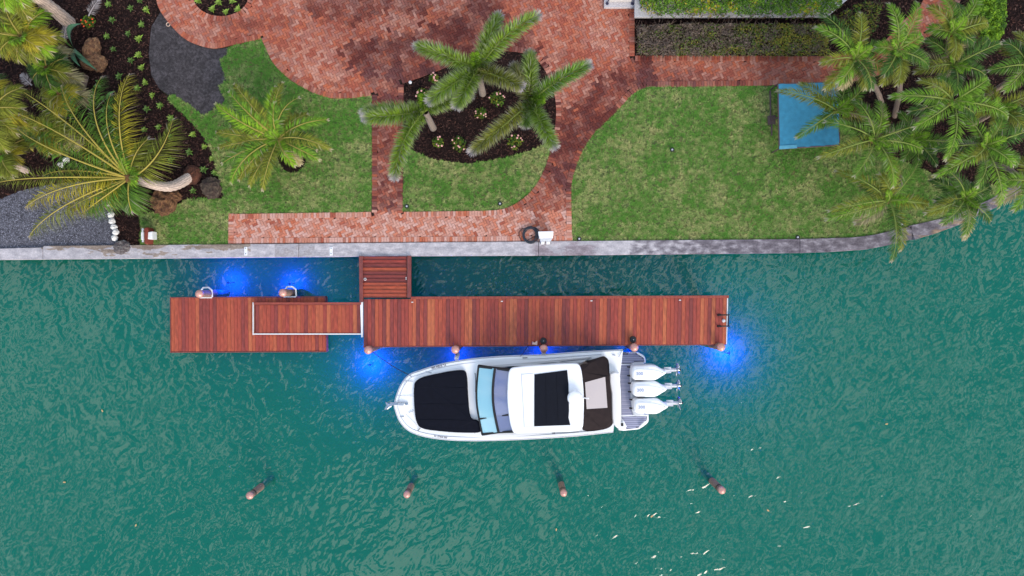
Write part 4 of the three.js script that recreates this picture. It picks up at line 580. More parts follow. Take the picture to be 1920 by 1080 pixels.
// clump of date palms on the right
const date = { group: 'date palms of the right-hand clump', r: .095, el: .6, droop: 1.3, green: ['mid', 'fresh', 'dark', 'olive'], tip: [.42, .37, .27], len: 1.7, extra: 3, leaf: { wid: .36, n: 52, hang: .24, lw: .0155, tipFrom: .92, dry: .07 } };
[
  { label: 'date palm whose crown overhangs the side walkway beside the dark hedge', crown: [1604, 110], h: 5.2, base: [1664, 222], tips: [[1522, 57], [1536, 24], [1532, 122], [1566, 160], [1602, 32], [1657, 135], [1615, 170], [1640, 88]] },
  { label: 'date palm between the side walkway and the upper brick path', crown: [1682, 95], h: 5.6, base: [1680, 218], tips: [[1657, 15], [1712, 10], [1640, 92], [1652, 142], [1722, 70], [1740, 126], [1722, 108], [1680, 160]] },
  { label: 'date palm just left of the round green shrub near the grey slab', crown: [1786, 62], h: 5.0, base: [1740, 190], tips: [[1730, 20], [1762, -4], [1832, -6], [1842, 48], [1818, 84], [1738, 58], [1785, 112]] },
  { label: 'date palm below the grey slab in the middle of the clump top', crown: [1788, 122], h: 4.6, base: [1730, 205], tips: [[1730, 78], [1846, 76], [1708, 138], [1842, 142], [1752, 158], [1790, 70]] },
  { label: 'low date palm with orange fibre hanging over the blue canopy', crown: [1568, 207], h: 3.0, base: [1645, 235], tips: [[1452, 175], [1497, 158], [1525, 190], [1490, 258], [1535, 238], [1610, 185], [1580, 150]] },
  { label: 'tall bright-centred date palm in the heart of the right-hand clump', crown: [1787, 190], h: 6.0, base: [1705, 232], tips: [[1667, 184], [1717, 155], [1762, 148], [1846, 150], [1890, 220], [1705, 243], [1766, 302], [1840, 180]] },
  { label: 'date palm just below right of the blue canopy', crown: [1640, 262], h: 4.4, base: [1672, 240], tips: [[1522, 300, -.1], [1595, 192], [1647, 190], [1538, 234], [1730, 282], [1668, 352], [1720, 235], [1600, 330]] },
  { label: 'date palm at the right of the clump above the seawall curve', crown: [1847, 273], h: 5.6, base: [1760, 265], tips: [[1744, 332], [1795, 215], [1868, 222], [1925, 245], [1876, 390, -.2], [1752, 280], [1905, 310], [1830, 350]] },
  { label: 'date palm nearest the seawall with a frond hanging over the water', crown: [1667, 376], h: 3.8, base: [1690, 330], tips: [[1570, 320], [1655, 292], [1715, 300], [1547, 394], [1544, 414], [1660, 490], [1682, 470], [1734, 385], [1610, 350]], extra: 2 },
  { label: 'date palm on the seawall bend with fronds drooping to the water', crown: [1808, 372], h: 4.2, base: [1775, 315], tips: [[1747, 378], [1757, 420], [1797, 442], [1850, 416], [1780, 350], [1812, 345], [1850, 350], [1730, 400]], extra: 4 },
  { label: 'date palm at the right picture edge over the water', crown: [1928, 340], h: 4.8, base: [1840, 300], tips: [[1890, 396], [1905, 300], [1868, 340], [1960, 400], [1950, 290]] },
  { label: 'date palm at the right picture edge above the clump', crown: [1925, 122], h: 5.0, base: [1850, 180], tips: [[1850, 135], [1876, 82], [1905, 60], [1880, 170], [1930, 190]] },
  { label: 'small dark date palm low in the middle of the clump', crown: [1710, 262], h: 2.6, base: [1708, 262], tips: [[1680, 215], [1740, 225], [1665, 255], [1755, 285], [1715, 310], [1690, 300]] },
  { label: 'dry-fronded date palm between the clump heart and the right edge', crown: [1868, 205], h: 3.6, base: [1820, 235], tips: [[1810, 215], [1925, 180], [1900, 260], [1850, 255], [1845, 165], [1918, 225]], green: ['olive', 'olive', 'mid'] },
].forEach(d => palm({ ...date, ...d }));
// golden palms along the left edge
const gold = { group: 'golden palms on the left edge', r: .14, bark: M.bark, el: .55, droop: 1.3, green: ['yellow', 'olive', 'olive', 'lime'], rib: goldRib, tip: [.46, .38, .26], len: 1.6, extra: 6, leaf: { wid: .5, n: 60, hang: .45, lw: .017, tipFrom: .93 } };
palm({ ...gold, label: 'golden feathery palm in the top left corner', crown: [42, 70], h: 3.6, base: [62, 105], tips: [[-4, 30], [30, -6], [62, 4], [88, 24], [86, 60], [102, 72], [38, 114], [8, 102], [-6, 72], [92, 95], [70, 110]] });
palm({ ...gold, label: 'golden palm at the left picture edge beside the dark mulch gap', crown: [-12, 205], h: 3.4, base: [10, 230], tips: [[42, 168], [48, 206], [44, 226], [20, 285], [0, 150], [30, 250]] });
palm({ ...gold, label: 'golden palm at the left picture edge with short pale trunk above the gravel', crown: [4, 290], h: 2.8, base: [48, 320], bend: [24, 306, 1.9], tips: [[26, 246], [34, 292], [26, 328], [8, 330], [-20, 260], [-14, 320]] });
palm({ ...gold, label: 'tall palm with thick pale trunk leaning out of the top left corner', crown: [20, -40], h: 5.2, base: [128, 42], bend: [98, 16, 2.5], r: .24, tips: [[60, -60], [-20, -10], [20, 20], [-40, -60], [45, 8]], extra: 2 });

palm({ ...gold, label: 'low olive palm tucked under the top left golden palm', crown: [88, 128], h: 2.3, base: [92, 128], green: ['olive', 'mid', 'olive', 'dark'], len: 1.2, tips: [[60, 118], [66, 150], [100, 160], [125, 140], [122, 112], [95, 95], [75, 104]], extra: 3 });
palm({ ...gold, label: 'low yellow-olive palm behind the tall coconut fronds', crown: [112, 176], h: 1.9, base: [114, 178], green: ['olive', 'yellow', 'dark'], len: 1.1, tips: [[84, 165], [92, 200], [130, 206], [145, 175], [122, 150], [100, 155]], extra: 3 });
palm({ ...gold, label: 'low yellow palm left of the coconut crown above the gravel edge', crown: [92, 246], h: 1.9, base: [94, 246], green: ['yellow', 'olive', 'dark'], len: 1.1, tips: [[62, 240], [70, 275], [110, 270], [120, 236], [96, 216]], extra: 3 });
{ const p = V(360, 328, 1); single('root_flare', 'shaggy orange-brown root mat at the foot of the curved palm trunk', 'roots', roughen(new THREE.SphereGeometry(.36, 20, 12).scale(1, .55, 1.15), .16, 9).translate(p.x, .97, p.z), std(col(122, 76, 56), .95, { map: soilTex })); }

// ---- small plants
function rosette(n, len, w, lift, c, r, curl = .5) { const pos = [], cl = []; for (let i = 0; i < n; i++) { const a = i * 2.4 + r() * .4, k = .55 + .5 * (i / n), l = len * (.75 + .4 * r()) * (.6 + .5 * i / n), e = lift * (1.25 - i / n) , d = [Math.cos(a), Math.sin(a)], s = [-d[1], d[0]], f = .7 + .6 * r(), cc = c.map(q => q * f); const P0 = [0, .02, 0], at = (t, q) => [d[0] * l * t * Math.cos(e) + s[0] * q, .02 + l * (t * Math.sin(e) - curl * t * t * .5), d[1] * l * t * Math.cos(e) + s[1] * q]; const A = at(.45, w), B = at(.45, -w), C = at(1, 0), Mi = at(.5, 0); Mi[1] -= w * .4; for (const t of [[P0, A, Mi], [P0, Mi, B], [A, C, Mi], [B, Mi, C]]) for (const p of t) { pos.push(...p); cl.push(...(p === C ? cc.map(q => q * 1.25) : cc)); } } const g = new THREE.BufferGeometry(); g.setAttribute('position', new THREE.Float32BufferAttribute(pos, 3)); g.setAttribute('color', new THREE.Float32BufferAttribute(cl, 3)); g.computeVertexNormals(); return g; }
function leafBall(n, rx, ry, rz, size, cols, r, shell = .55) { const pos = [], cl = []; for (let i = 0; i < n; i++) { const u = r() * 2 - 1, a = r() * 6.283, q = Math.sqrt(1 - u * u), k = lerp(shell, 1, Math.sqrt(r())) * (.85 + .25 * r()), c = [q * Math.cos(a) * rx * k, u * ry * k, q * Math.sin(a) * rz * k], e = new THREE.Euler(r() * 2 - 1, r() * 6.283, r() * 2 - 1), s = size * (.6 + .8 * r()), cc = cols[Math.floor(r() * cols.length)], f = .7 + .6 * r(); const pts = [[0, 0, -1], [.42, .1, 0], [0, 0, 1], [-.42, .1, 0]].map(p => new THREE.Vector3(...p).multiplyScalar(s).applyEuler(e)); for (const t of [[0, 1, 2], [0, 2, 3]]) for (const j of t) { pos.push(c[0] + pts[j].x, c[1] + pts[j].y, c[2] + pts[j].z); cl.push(cc[0] * f, cc[1] * f, cc[2] * f); } } const g = new THREE.BufferGeometry(); g.setAttribute('position', new THREE.Float32BufferAttribute(pos, 3)); g.setAttribute('color', new THREE.Float32BufferAttribute(cl, 3)); g.computeVertexNormals(); return g; }
const sr = rng(87), bromProto = [rosette(16, .2, .032, .8, [.24, .36, .04], sr), rosette(18, .21, .03, .75, [.17, .30, .035], sr), rosette(15, .19, .035, .9, [.11, .21, .03], sr)];
const brom = (x, y, k, label, group) => { const m = single('bromeliad', label, 'plant', bromProto[k], M.leafGloss, group), p = V(x, y, 1); m.position.set(p.x, .96, p.z); m.rotation.y = sr() * 6; m.scale.setScalar(.85 + .4 * sr()); };
const bright = [[274, 18], [265, 46], [260, 73], [260, 103], [265, 127], [272, 155], [285, 178], [300, 198], [320, 222], [362, 252], [383, 275], [397, 297], [402, 324]], darkP = [[203, 8], [245, 15], [262, 1], [210, 37], [200, 68], [240, 63], [212, 92], [245, 113], [223, 143], [257, 165], [275, 204], [297, 238], [230, 195], [270, 243], [320, 256], [282, 280], [355, 285], [382, 318], [320, 300], [362, 358]];
const nth = ['topmost', 'second from the top', 'third from the top', 'fourth from the top', 'fifth from the top', 'sixth from the top', 'seventh from the top', 'eighth from the top', 'ninth from the top', 'tenth from the top', 'eleventh from the top', 'twelfth from the top', 'thirteenth from the top', 'seventh from the bottom', 'sixth from the bottom', 'fifth from the bottom', 'fourth from the bottom', 'third from the bottom', 'second from the bottom', 'lowest'];
bright.forEach(([x, y], i) => brom(x, y, sr() < .7 ? 0 : 1, `bright lime bromeliad ${i === 12 ? 'lowest' : nth[i]} in the outer row along the bed edge`, 'lime bromeliads edging the bed'));
darkP.sort((a, b) => a[1] - b[1]).forEach(([x, y], i) => brom(x, y, sr() < .6 ? 2 : 1, `small dark green bushy plant ${nth[i]} in the inner mulch bed`, 'green plants in the mulch bed'));
[[372, 1], [398, 17], [423, 22], [446, 18], [435, 2], [410, 4]].forEach(([x, y], i) => brom(x, y, 0, `lime bromeliad in the oval driveway bed, ${['leftmost', 'lower left', 'lowest', 'lower right', 'upper right', 'upper middle'][i]}`, 'bromeliads in the oval bed'));
function flowerBush(px, py, w, petal, n, label, group) { const p = V(px, py, 1), o = thing('flowering_shrub', label, 'shrub', [p.x, .96, p.z], group); part(o, 'foliage', leafBall(170, w, w * .55, w, .055, [greens.mid, greens.dark, greens.olive], sr, .3).translate(p.x, 1.1, p.z), M.leaf); for (let i = 0; i < n; i++) { const a = sr() * 6.283, d = w * Math.sqrt(sr()), g = new THREE.IcosahedronGeometry(.024 + .014 * sr(), 1); g.scale(1.2, .6, 1.2); g.translate(p.x + Math.cos(a) * d, 1.1 + w * .5 * (1.1 - d / w * .6), p.z + Math.sin(a) * d); part(o, 'blossom', g, petal); } }
const pink = std(col(226, 168, 158), .8), orange = std(col(232, 84, 40), .8);
[[932, 187, .34, 'under the arching frond in the middle of the island bed'], [902, 214, .26, 'in the open middle of the island mulch'], [822, 268, .24, 'left of the lower edge of the island bed'], [860, 271, .34, 'fullest one at the lower edge of the island bed'], [966, 267, .33, 'near the lower right corner of the island bed'], [792, 178, .26, 'beside the white ball near the straight path'], [814, 148, .22, 'at the upper left edge of the island bed']].forEach(([x, y, w, t]) => flowerBush(x, y, w, pink, 7, `pink-flowered shrub ${t}`, 'pink-flowered shrubs in the island bed'));
flowerBush(169, 42, .28, orange, 8, 'shrub with bright orange blossoms near the top left palm');
// broad-leaved plants of the left bed
function broad(px, py, leaves, label) { const p = V(px, py, 1), o = thing('broad_leaf_plant', label, 'plant', [p.x, .96, p.z]); for (const [tx, ty, w, c, h = 1.5] of leaves) { const e = V(tx, ty, h), d = e.clone().sub(p).setY(0), L = d.length(), s = new THREE.Vector3(-d.z, 0, d.x).normalize(), v = [], cl = [], n = 8, row = []; for (let i = 0; i <= n; i++) { const t = i / n, m = p.clone().addScaledVector(d, t); m.y = 1 + (h - 1) * Math.sin(t * 2.2) * 1.15; const q = w * Math.pow(Math.sin(Math.PI * clamp(t * .82 + .1, 0, 1)), .8) * (t < .2 ? t * 3 : 1) * (1 - Math.pow(t, 6)); row.push([m.clone().addScaledVector(s, q), m, m.clone().addScaledVector(s, -q)]); row[i][0].y += q * .35; row[i][2].y += q * .35; } for (let i = 0; i < n; i++) for (const k of [0, 1]) for (const z of [row[i][k], row[i + 1][k], row[i + 1][k + 1], row[i][k], row[i + 1][k + 1], row[i][k + 1]]) { v.push(z.x, z.y, z.z); const f = z === row[i][1] || z === row[i + 1][1] ? 1.5 : .9 + .2 * sr(); cl.push(c[0] * f, c[1] * f, c[2] * f); } const g = new THREE.BufferGeometry(); g.setAttribute('position', new THREE.Float32BufferAttribute(v, 3)); g.setAttribute('color', new THREE.Float32BufferAttribute(cl, 3)); g.computeVertexNormals(); part(o, 'leaf', g, M.leafGloss); } }
const teal = [.05, .14, .07], lf = [.09, .2, .04], ol = [.16, .18, .03], yl = [.26, .22, .03];
broad(139, 92, [[152, 43, .13, teal, 2], [120, 108, .12, lf], [128, 118, .1, teal], [158, 108, .08, teal], [150, 125, .1, teal], [182, 132, .1, teal], [125, 75, .06, lf], [116, 100, .1, lf]], 'banana-like plant with long blue-green leaves beside the upper boulder');
broad(100, 122, [[60, 140, .16, ol], [75, 110, .18, lf], [112, 140, .14, ol], [95, 150, .15, ol], [80, 150, .16, lf], [125, 112, .12, lf], [110, 160, .13, yl]], 'olive broad-leaved clump above the coconut palm fronds');
broad(120, 176, [[100, 160, .14, ol], [140, 190, .13, yl], [105, 190, .12, yl], [150, 175, .12, ol], [130, 150, .1, lf], [90, 178, .12, lf], [122, 205, .12, yl]], 'yellow-olive broad-leaved clump behind the tallest coconut fronds');
broad(108, 215, [[88, 205, .12, lf], [125, 222, .12, teal], [100, 238, .14, teal], [120, 200, .1, lf], [75, 240, .12, ol], [90, 250, .14, yl], [140, 245, .12, lf]], 'mixed green broad-leaved clump left of the coconut crown');
broad(203, 198, [[216, 170, .08, lf], [197, 215, .07, lf], [214, 205, .06, lf], [195, 180, .07, lf]], 'upright bright green leafy plant right of the coconut fronds');
broad(186, 158, [[183, 150, .06, lf, 1.2], [190, 165, .06, lf, 1.2], [179, 166, .05, lf, 1.2]], 'tiny round-leaved seedling above the coconut crown');
broad(245, 362, [[262, 395, .2, [.07, .15, .03], 1.6], [225, 390, .22, [.07, .15, .03], 1.6], [240, 402, .22, [.06, .13, .03], 1.6], [258, 378, .2, [.07, .15, .03], 1.5], [215, 375, .2, lf, 1.6]], 'dark green broad-leaved clump under the coconut crown');
broad(80, 270, [[62, 285, .12, yl], [98, 262, .12, yl], [70, 255, .12, ol], [95, 285, .1, yl]], 'low yellow leafy plant left of the coconut fronds');
{ const grey = { green: [.3, .26, .25], tip: [.5, .45, .44], rib: [.4, .36, .36] }; for (const [x, y, tx, ty, w] of [[121, 78, 119, 44, 'standing beside the banana-like plant'], [166, 30, 180, -4, 'beside the orange-flowered shrub'], [60, 160, 34, 138, 'lying above the coconut palm']]) { const a = V(x, y, 1.3), b = V(tx, ty, 1.5), d = b.clone().sub(a); single('dry_frond', `grey dried palm frond ${w}`, 'frond', frondGeo({ from: a, az: Math.atan2(d.z, d.x), L: Math.hypot(d.x, d.z), el: .2, droop: .4, wid: .24, n: 26, lw: .014, ...grey }), M.leaf); } }
{ const p = V(159, 152, 1); single('tree_stump', 'short grey cut trunk leaning beside the coconut fronds', 'stump', taper([V(152, 172, .95), V(156, 160, 1.25), V(161, 144, 1.6)], k => .13 * (1 - .2 * k) * (1 + .08 * Math.sin(k * 40)), 14, 12), M.barkGrey); }

// ---- rocks and stones
function rock(px, py, sx, sy, sz, c, label, seed, name = 'boulder', turn = 0, mat) { const p = V(px, py, 1), g = roughen(new THREE.IcosahedronGeometry(1, 5), .16, 1.5, seed); roughen(g, .05, 5, seed); g.scale(sx, sy, sz); g.rotateY(turn); g.computeVertexNormals(); g.translate(p.x, .95 + sy * .35, p.z); return single(name, label, 'rock', g, mat || std(col(...c), .9, { map: rockTex, bumpMap: fineBump, bumpScale: .03 })); }
{ const p = V(176, 103, 1), A = roughen(new THREE.IcosahedronGeometry(1, 5), .14, 1.4, 3).scale(.32, .34, .52).rotateY(-.25).translate(p.x - .03, 1.08, p.z - .18), B = roughen(new THREE.IcosahedronGeometry(1, 5), .16, 1.6, 8).scale(.52, .34, .34).translate(p.x + .02, 1.06, p.z + .32), C = roughen(new THREE.IcosahedronGeometry(1, 4), .16, 1.6, 5).scale(.24, .3, .28).translate(p.x + .25, 1.04, p.z + .45); single('boulder', 'tan notched boulder in the upper mulch bed by the banana-like plant', 'rock', merge([A, B, C]), std(col(178, 132, 98), .9, { map: rockTex, bumpMap: fineBump, bumpScale: .03 })); }
{ const p = V(311, 378, 1), A = roughen(new THREE.IcosahedronGeometry(1, 5), .2, 1.6, 21).scale(.5, .36, .56).translate(p.x - .06, 1.05, p.z), B = roughen(new THREE.IcosahedronGeometry(1, 4), .2, 1.6, 27).scale(.34, .28, .26).translate(p.x + .3, 1.02, p.z - .22); single('boulder', 'rusty brown pitted boulder below the curved palm trunk', 'rock', merge([A, B]), std(col(150, 108, 76), .92, { map: rockTex, bumpMap: fineBump, bumpScale: .04 })); }
rock(398, 353, .42, .26, .44, [104, 88, 78], 'flat dark brown boulder at the lawn edge of the bed', 31);
rock(230, 464, .36, .16, .3, [150, 142, 146], 'grey stone lump on the seawall cap by the white stones', 44);
[[203, 381, 'topmost under the palm frond'], [208, 403, 'second from the top'], [210, 415, 'third from the top'], [213.5, 425.5, 'fourth from the top'], [217, 435.5, 'fifth from the top'], [215, 446, 'lowest, nearest the seawall'], [115, 309, 'alone between the coconut fronds'], [124, 300, 'paler one under the upper fronds']].forEach(([x, y, w], i) => rock(x, y, .13, .13, .12, [0, 0, 0], `white edging stone, ${w}`, 60 + i * 3, 'edging_stone', i, M.stone).userData.group = 'white edging stones');
[[770, 156, 'by the straight path']].forEach(([x, y, w]) => { const p = V(x, y, 1), o = thing('path_light', `small white ball garden lamp in the island bed ${w}`, 'lamp', [p.x, .96, p.z]); part(o, 'globe', new THREE.SphereGeometry(.07, 16, 12).translate(p.x, 1.12, p.z), M.white); part(o, 'stem', bar(new THREE.Vector3(p.x, .94, p.z), new THREE.Vector3(p.x, 1.06, p.z), .025), M.black); });

// ---- hedges and walls at the top
function hedge(name, poly, y0, y1, n, size, cols, label, twig) { const w = pp(poly, y1), b = bounds(w), pos = [], cl = []; let made = 0; const r = rng(n + 3); while (made < n) { const x = lerp(b[0], b[2], r()), z = lerp(b[1], b[3], r()); if (!inside([x, z], w)) continue; made++; const topside = r() < .8, edge = edgeGap([x, z], w), y = topside ? y1 + .1 * N2(x * 2.2, z * 2.2) - r() * .14 - Math.max(0, .12 - edge) : lerp(y0, y1, r()), e = new THREE.Euler((r() - .5) * 1.6, r() * 6.283, (r() - .5) * 1.6), s = size * (.6 + .8 * r()), k = clamp(.5 + .4 * N2(x * .9 + y0, z * 1.2) + (twig > 500 ? (x - (b[0] + b[2]) / 2) / (b[2] - b[0]) * .7 : 0) + (r() - .5) * .7, 0, .999), c = cols[Math.floor(k * cols.length)], f = .7 + .6 * r(); const q = [[0, 0, -1], [.45, .08, 0], [0, 0, 1], [-.45, .08, 0]].map(p => new THREE.Vector3(...p).multiplyScalar(s).applyEuler(e)); for (const t of [[0, 1, 2], [0, 2, 3]]) for (const j of t) { pos.push(x + q[j].x, y + q[j].y, z + q[j].z); cl.push(c[0] * f, c[1] * f, c[2] * f); } } const g = new THREE.BufferGeometry(); g.setAttribute('position', new THREE.Float32BufferAttribute(pos, 3)); g.setAttribute('color', new THREE.Float32BufferAttribute(cl, 3)); g.computeVertexNormals(); const ctr = [(b[0] + b[2]) / 2, y0, (b[1] + b[3]) / 2], o = thing(name, label, 'hedge', ctr); part(o, 'foliage', g, M.leaf);
  if (twig) { const tw = [], r2 = rng(n + 9); for (let i = 0; i < twig; i++) { const x = lerp(b[0], b[2], r2()), z = lerp(b[1], b[3], r2()); if (!inside([x, z], w)) continue; const a = r2() * 6.283, l = .12 + .22 * r2(); tw.push(bar(new THREE.Vector3(x, lerp(y0, y1, .4 + .4 * r2()), z), new THREE.Vector3(x + Math.cos(a) * l, y1 + .1 * r2(), z + Math.sin(a) * l), .006, .003, 3)); } part(o, 'twigs', merge(tw), std(col(132, 112, 100), .95)); }
  const st = [], r3 = rng(n + 17); for (let i = 0; i < n / 18; i++) { const x = lerp(b[0], b[2], r3()), z = lerp(b[1], b[3], r3()); if (inside([x, z], w)) st.push(bar(new THREE.Vector3(x, y0 - .05, z), new THREE.Vector3(x + (r3() - .5) * .3, lerp(y0, y1, .6 + .3 * r3()), z + (r3() - .5) * .3), .012, .005, 4)); } const sm = part(o, 'stems', merge(st), std(col(112, 92, 70), .95)); sm.userData.kind = 'stuff'; return o; }
hedge('clipped_hedge', [[1200, -60], [1580, -60], [1582, 8], [1560, 20], [1500, 23], [1230, 20], [1204, 8]], 1.3, 2.1, 15000, .05, [greens.dark, greens.mid, greens.fresh, greens.fresh, greens.yellow], 'clipped bright green hedge in the white planter at the top');
hedge('low_hedge', [[1196, 45], [1300, 40], [1550, 42], [1560, 100], [1300, 102], [1197, 101]], .95, 1.5, 9500, .045, [[.17, .125, .1], [.15, .12, .09], [.13, .12, .05], [.09, .15, .02], [.22, .2, .03]], 'low patchy brownish hedge between the white planter and the side walkway', 900);
hedge('round_shrub', [[1838, -20], [1888, -20], [1892, 40], [1880, 72], [1862, 82], [1845, 70], [1836, 40]], .95, 2.2, 5000, .055, [greens.dark, greens.mid, greens.fresh, greens.fresh, greens.lime], 'dense bright green shrub in the top right corner');
hedge('sparse_shrub', [[1580, 20], [1620, 0], [1660, 0], [1650, 50], [1620, 85], [1588, 80], [1575, 50]], .95, 1.5, 1100, .05, [[.07, .06, .03], greens.olive, greens.dark, [.12, .09, .03]], 'sparse brown-green shrub right of the white planter', 60);
{ const o = thing('planter_wall', 'low white concrete planter wall around the clipped hedge', 'wall', [...V(1380, 0, 1).toArray()]); const ring = [[1190, -60], [1190, 32], [1552, 31], [1600, -10], [1600, -60]]; part(o, 'coping', slab(pp(ring, 1.35), 1.2, 1.35, .015), std(col(212, 210, 212), .8, { map: brickTex })); part(o, 'wall_body', slab(pp([[1194, -60], [1194, 28], [1548, 27], [1594, -12], [1594, -60]], 1.2), .9, 1.199), M.concrete); }
{ const o = thing('white_step', 'white concrete step with two dark post feet at the top edge', 'step', [...V(1160, -10, 1).toArray()]); part(o, 'tread', slab(pp([[1133, -60], [1189, -60], [1189, 14], [1133, 14]], 1.15), 1.0, 1.16, .012), std(col(222, 216, 218), .8, { map: brickTex })); part(o, 'riser', slab(pp([[1143, -60], [1185, -60], [1185, .5], [1143, .5]], 1.32), 1.161, 1.32, .012), std(col(232, 228, 222), .8, { map: brickTex })); for (const x of [1138.5, 1186]) { const p = V(x, 6.5, 1.16); part(o, 'post_foot', merge([new THREE.CylinderGeometry(.05, .07, .05, 14).translate(p.x, 1.185, p.z), bar(new THREE.Vector3(p.x, 1.2, p.z), new THREE.Vector3(p.x, 2.1, p.z), .022)]), std(col(66, 66, 92), .4, { metalness: .5 })); } }
{ const o = single('stone_slab', 'square grey paving slab tilted by the upper brick path', 'slab', slab(pp([[1812, 16], [1822, 32], [1806, 50], [1794, 35]], 1.1), .96, 1.1, .02), std(col(150, 138, 132), .85, { map: brickTex })); }

// ---- garden equipment
{ const p = V(995, 440.5, 1.03), o = thing('garden_hose', 'coiled dark garden hose on the brick path beside the white box', 'hose', [p.x, 1.0, p.z]), pts = []; const r = rng(5); for (let i = 0; i <= 150; i++) { const a = i / 150 * 6.283 * 7, q = .295 + .045 * Math.sin(a * .37) + .02 * Math.sin(a * 1.9), y = 1.03 + .012 * (i / 22); pts.push(new THREE.Vector3(p.x + Math.cos(a) * q + .02 * Math.sin(i * .11), Math.max(1.065, y), p.z + Math.sin(a) * q)); } part(o, 'coil', tube(pts, .019, 6, 420), std(col(38, 48, 60), .5)); part(o, 'loose_end', tube([pts[0].clone(), V(980, 452, 1.08), V(973, 440, 1.05), V(977, 430, 1.04), V(985, 428, 1.05)], .015, 6, 40), M.rubber); }
{ const p = V(1022, 443, 1.35), o = thing('dock_power_box', 'white box pedestal on the seawall beside the coiled hose', 'box', [p.x, 1.0, p.z]); part(o, 'cabinet', slab(pp([[1010, 435], [1036.5, 434.5], [1037, 446], [1011, 447]], 1.4), 1.0, 1.42, .025), M.white); part(o, 'lid', slab(pp([[1009, 434], [1037.5, 433.5], [1037.5, 442], [1010, 442.5]], 1.46), 1.42, 1.47, .015), M.gel); part(o, 'front_panel', slab(pp([[1012, 447.3], [1036, 446.3], [1033, 452], [1013, 452]], 1.25), 1.0, 1.26, .02), M.gelGrey); for (const x of [1014, 1024]) part(o, 'outlet_cover', slab(pp([[x, 452.3], [x + 7.5, 452.3], [x + 6.5, 458], [x + .5, 458]], 1.2), 1.06, 1.2, .02), M.white); }
{ const p = V(273, 440, 1.3), o = thing('utility_pedestal', 'rusty red post with white boxes on both sides by the seawall', 'pedestal', [p.x, .97, p.z]); const red = std(col(150, 66, 50), .8, { map: woodTex }); part(o, 'post', slab(pp([[270, 428], [275.5, 426], [277, 430], [275.5, 457], [270.5, 457]], 1.5), .97, 1.5, .02), red); part(o, 'meter_box', slab(pp([[264, 435], [269.6, 435], [269.6, 449], [264, 449]], 1.4), 1.05, 1.4, .02), M.white); part(o, 'meter_box', slab(pp([[276, 435], [285, 434], [285.5, 448], [276, 448.5]], 1.45), 1.05, 1.45, .03), M.white); part(o, 'conduit', merge([bar(V(267.5, 430, 1.1).setY(.95), V(267.5, 430, 1.4), .045), bar(V(267.5, 430, 1.38), V(268, 454, 1.3), .04)]), M.gelGrey); part(o, 'base_bracket', slab(pp([[276, 449], [280, 448.6], [279, 457], [274, 458]], 1.15), .97, 1.15, .015), std(col(200, 130, 100), .8)); }
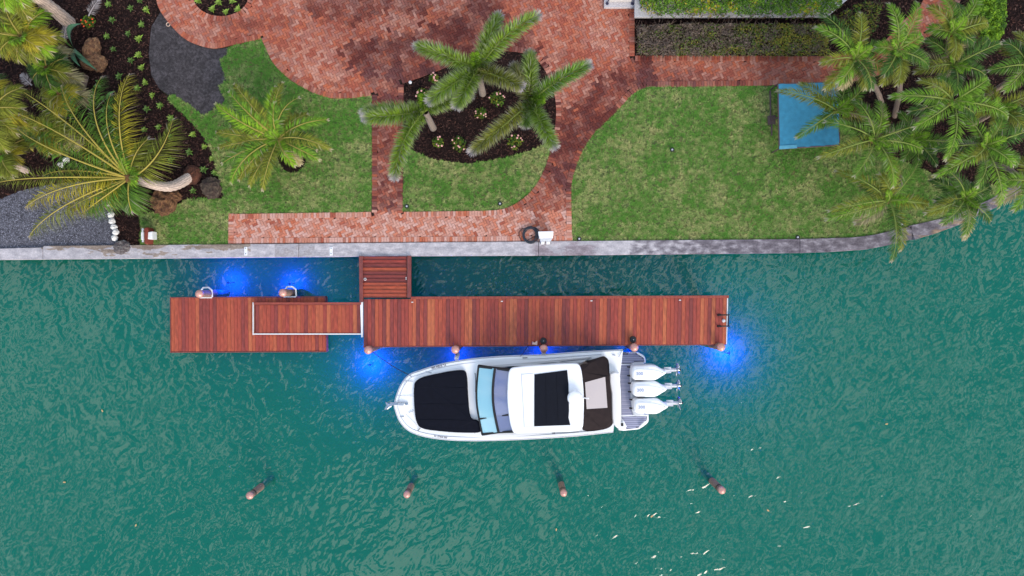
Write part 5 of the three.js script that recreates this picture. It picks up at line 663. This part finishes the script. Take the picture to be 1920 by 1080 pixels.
{ const Y = 1.78, o = thing('shade_frame', 'low blue fabric sheet stretched over a dark metal frame on the lawn', 'canopy', [...V(1515, 215, 1).toArray()]); const c = [[1458.5, 157.5], [1571, 153.5], [1574, 272], [1461, 279]];
  const g = new THREE.PlaneGeometry(1, 1, 24, 24), q = g.attributes.position, uv = g.attributes.uv; for (let i = 0; i < q.count; i++) { const u = q.getX(i) + .5, v = .5 - q.getY(i), x = lerp(lerp(c[0][0], c[1][0], u), lerp(c[3][0], c[2][0], u), v), y = lerp(lerp(c[0][1], c[1][1], u), lerp(c[3][1], c[2][1], u), v), h = Y - .05 * Math.sin(Math.PI * u) * Math.sin(Math.PI * v) + .012 * N2(u * 5, v * 5), w = P(x, y, Y); q.setXYZ(i, w[0], h, w[1]); uv.setXY(i, w[0], w[1]); } g.computeVertexNormals(); part(o, 'fabric', g, std(col(60, 150, 186), .75, { map: weaveTex }));
  part(o, 'hem', slab(pp([[1461, 273.5], [1494, 271.5], [1494, 278], [1461, 280]], Y), Y + .012, Y + .022), std(col(98, 178, 206), .75, { map: weaveTex }));
  const k = c.map(p => V(p[0], p[1], Y - .02)), fm = std(col(84, 66, 70), .6); for (let i = 0; i < 4; i++) part(o, 'frame_rail', bar(k[i], k[(i + 1) % 4], .03, .03, 8), fm); for (const v of k) part(o, 'leg', bar(v.clone().setY(.96), v, .028, .028, 8), fm);
  part(o, 'foot_plate', slab(pp([[1439, 217], [1454, 216], [1454, 233], [1440, 234]], 1.02), .985, 1.03, .008), fm); part(o, 'brace', merge([bar(V(1444, 170, 1.04), V(1445, 217, 1.04), .03), bar(V(1447, 234, 1.04), V(1447, 254, 1.04), .03), bar(V(1446, 225, 1.05), V(1460, 220, 1.74), .03)]), fm); }
[[763, 387, 'in the corner of the island lawn by the straight path'], [937.5, 382, 'near the lower curve of the island lawn'], [1260, 281, 'in the middle of the right lawn'], [1495, 445, 'beside the seawall on the right lawn'], [1690, 421, 'at the seawall under the palms'], [1086, 448, 'at the lower left corner of the right lawn']].forEach(([x, y, w]) => { const p = V(x, y, 1), o = thing('sprinkler_head', `small black sprinkler head ${w}`, 'sprinkler', [p.x, .98, p.z], 'sprinkler heads'); part(o, 'collar', new THREE.TorusGeometry(.07, .022, 8, 18).rotateX(Math.PI / 2).translate(p.x, 1.04, p.z), M.rubber); part(o, 'riser', new THREE.CylinderGeometry(.035, .04, .1, 12).translate(p.x, 1.02, p.z), M.gelGrey); });
{ const p = V(315, 45.5, 1), g = new THREE.TorusGeometry(.075, .016, 8, 22); g.rotateX(Math.PI / 2); g.translate(p.x, .985, p.z); single('valve_ring', 'small pale ring set in the grey dirt patch beside the bricks', 'valve', g, std(col(206, 178, 158), .7)); }

[[121, 904, 'left of the first outer piling'], [255, 985, 'in the bottom left corner'], [1440, 957, 'right of the last outer piling'], [1222, 968, 'below the right outer pilings'], [192, 770, 'left of the floating dock'], [1662, 795, 'alone on the far right'], [1043, 993, 'at the bottom centre of the water']].forEach(([x, y, w], i) => { const p = V(x, y, .03); single('floating_leaf', `tiny tan leaf floating on the water, ${w}`, 'leaf', slab(smooth([[-.09, 0], [-.02, .045], [.07, .03], [.1, 0], [.05, -.035], [-.03, -.04]], 3, true), .02, .032, .004).scale(.65, 1, .65).rotateY(i * 1.3).translate(p.x, .02, p.z), std(col(178, 160, 110), .8), 'leaves floating on the water'); });

// ================================================================ finish
scene.traverse(o => { if (o.isMesh) { o.castShadow = true; o.receiveShadow = true; } });
renderer.setSize(1024, 576);
renderer.render(scene, camera);
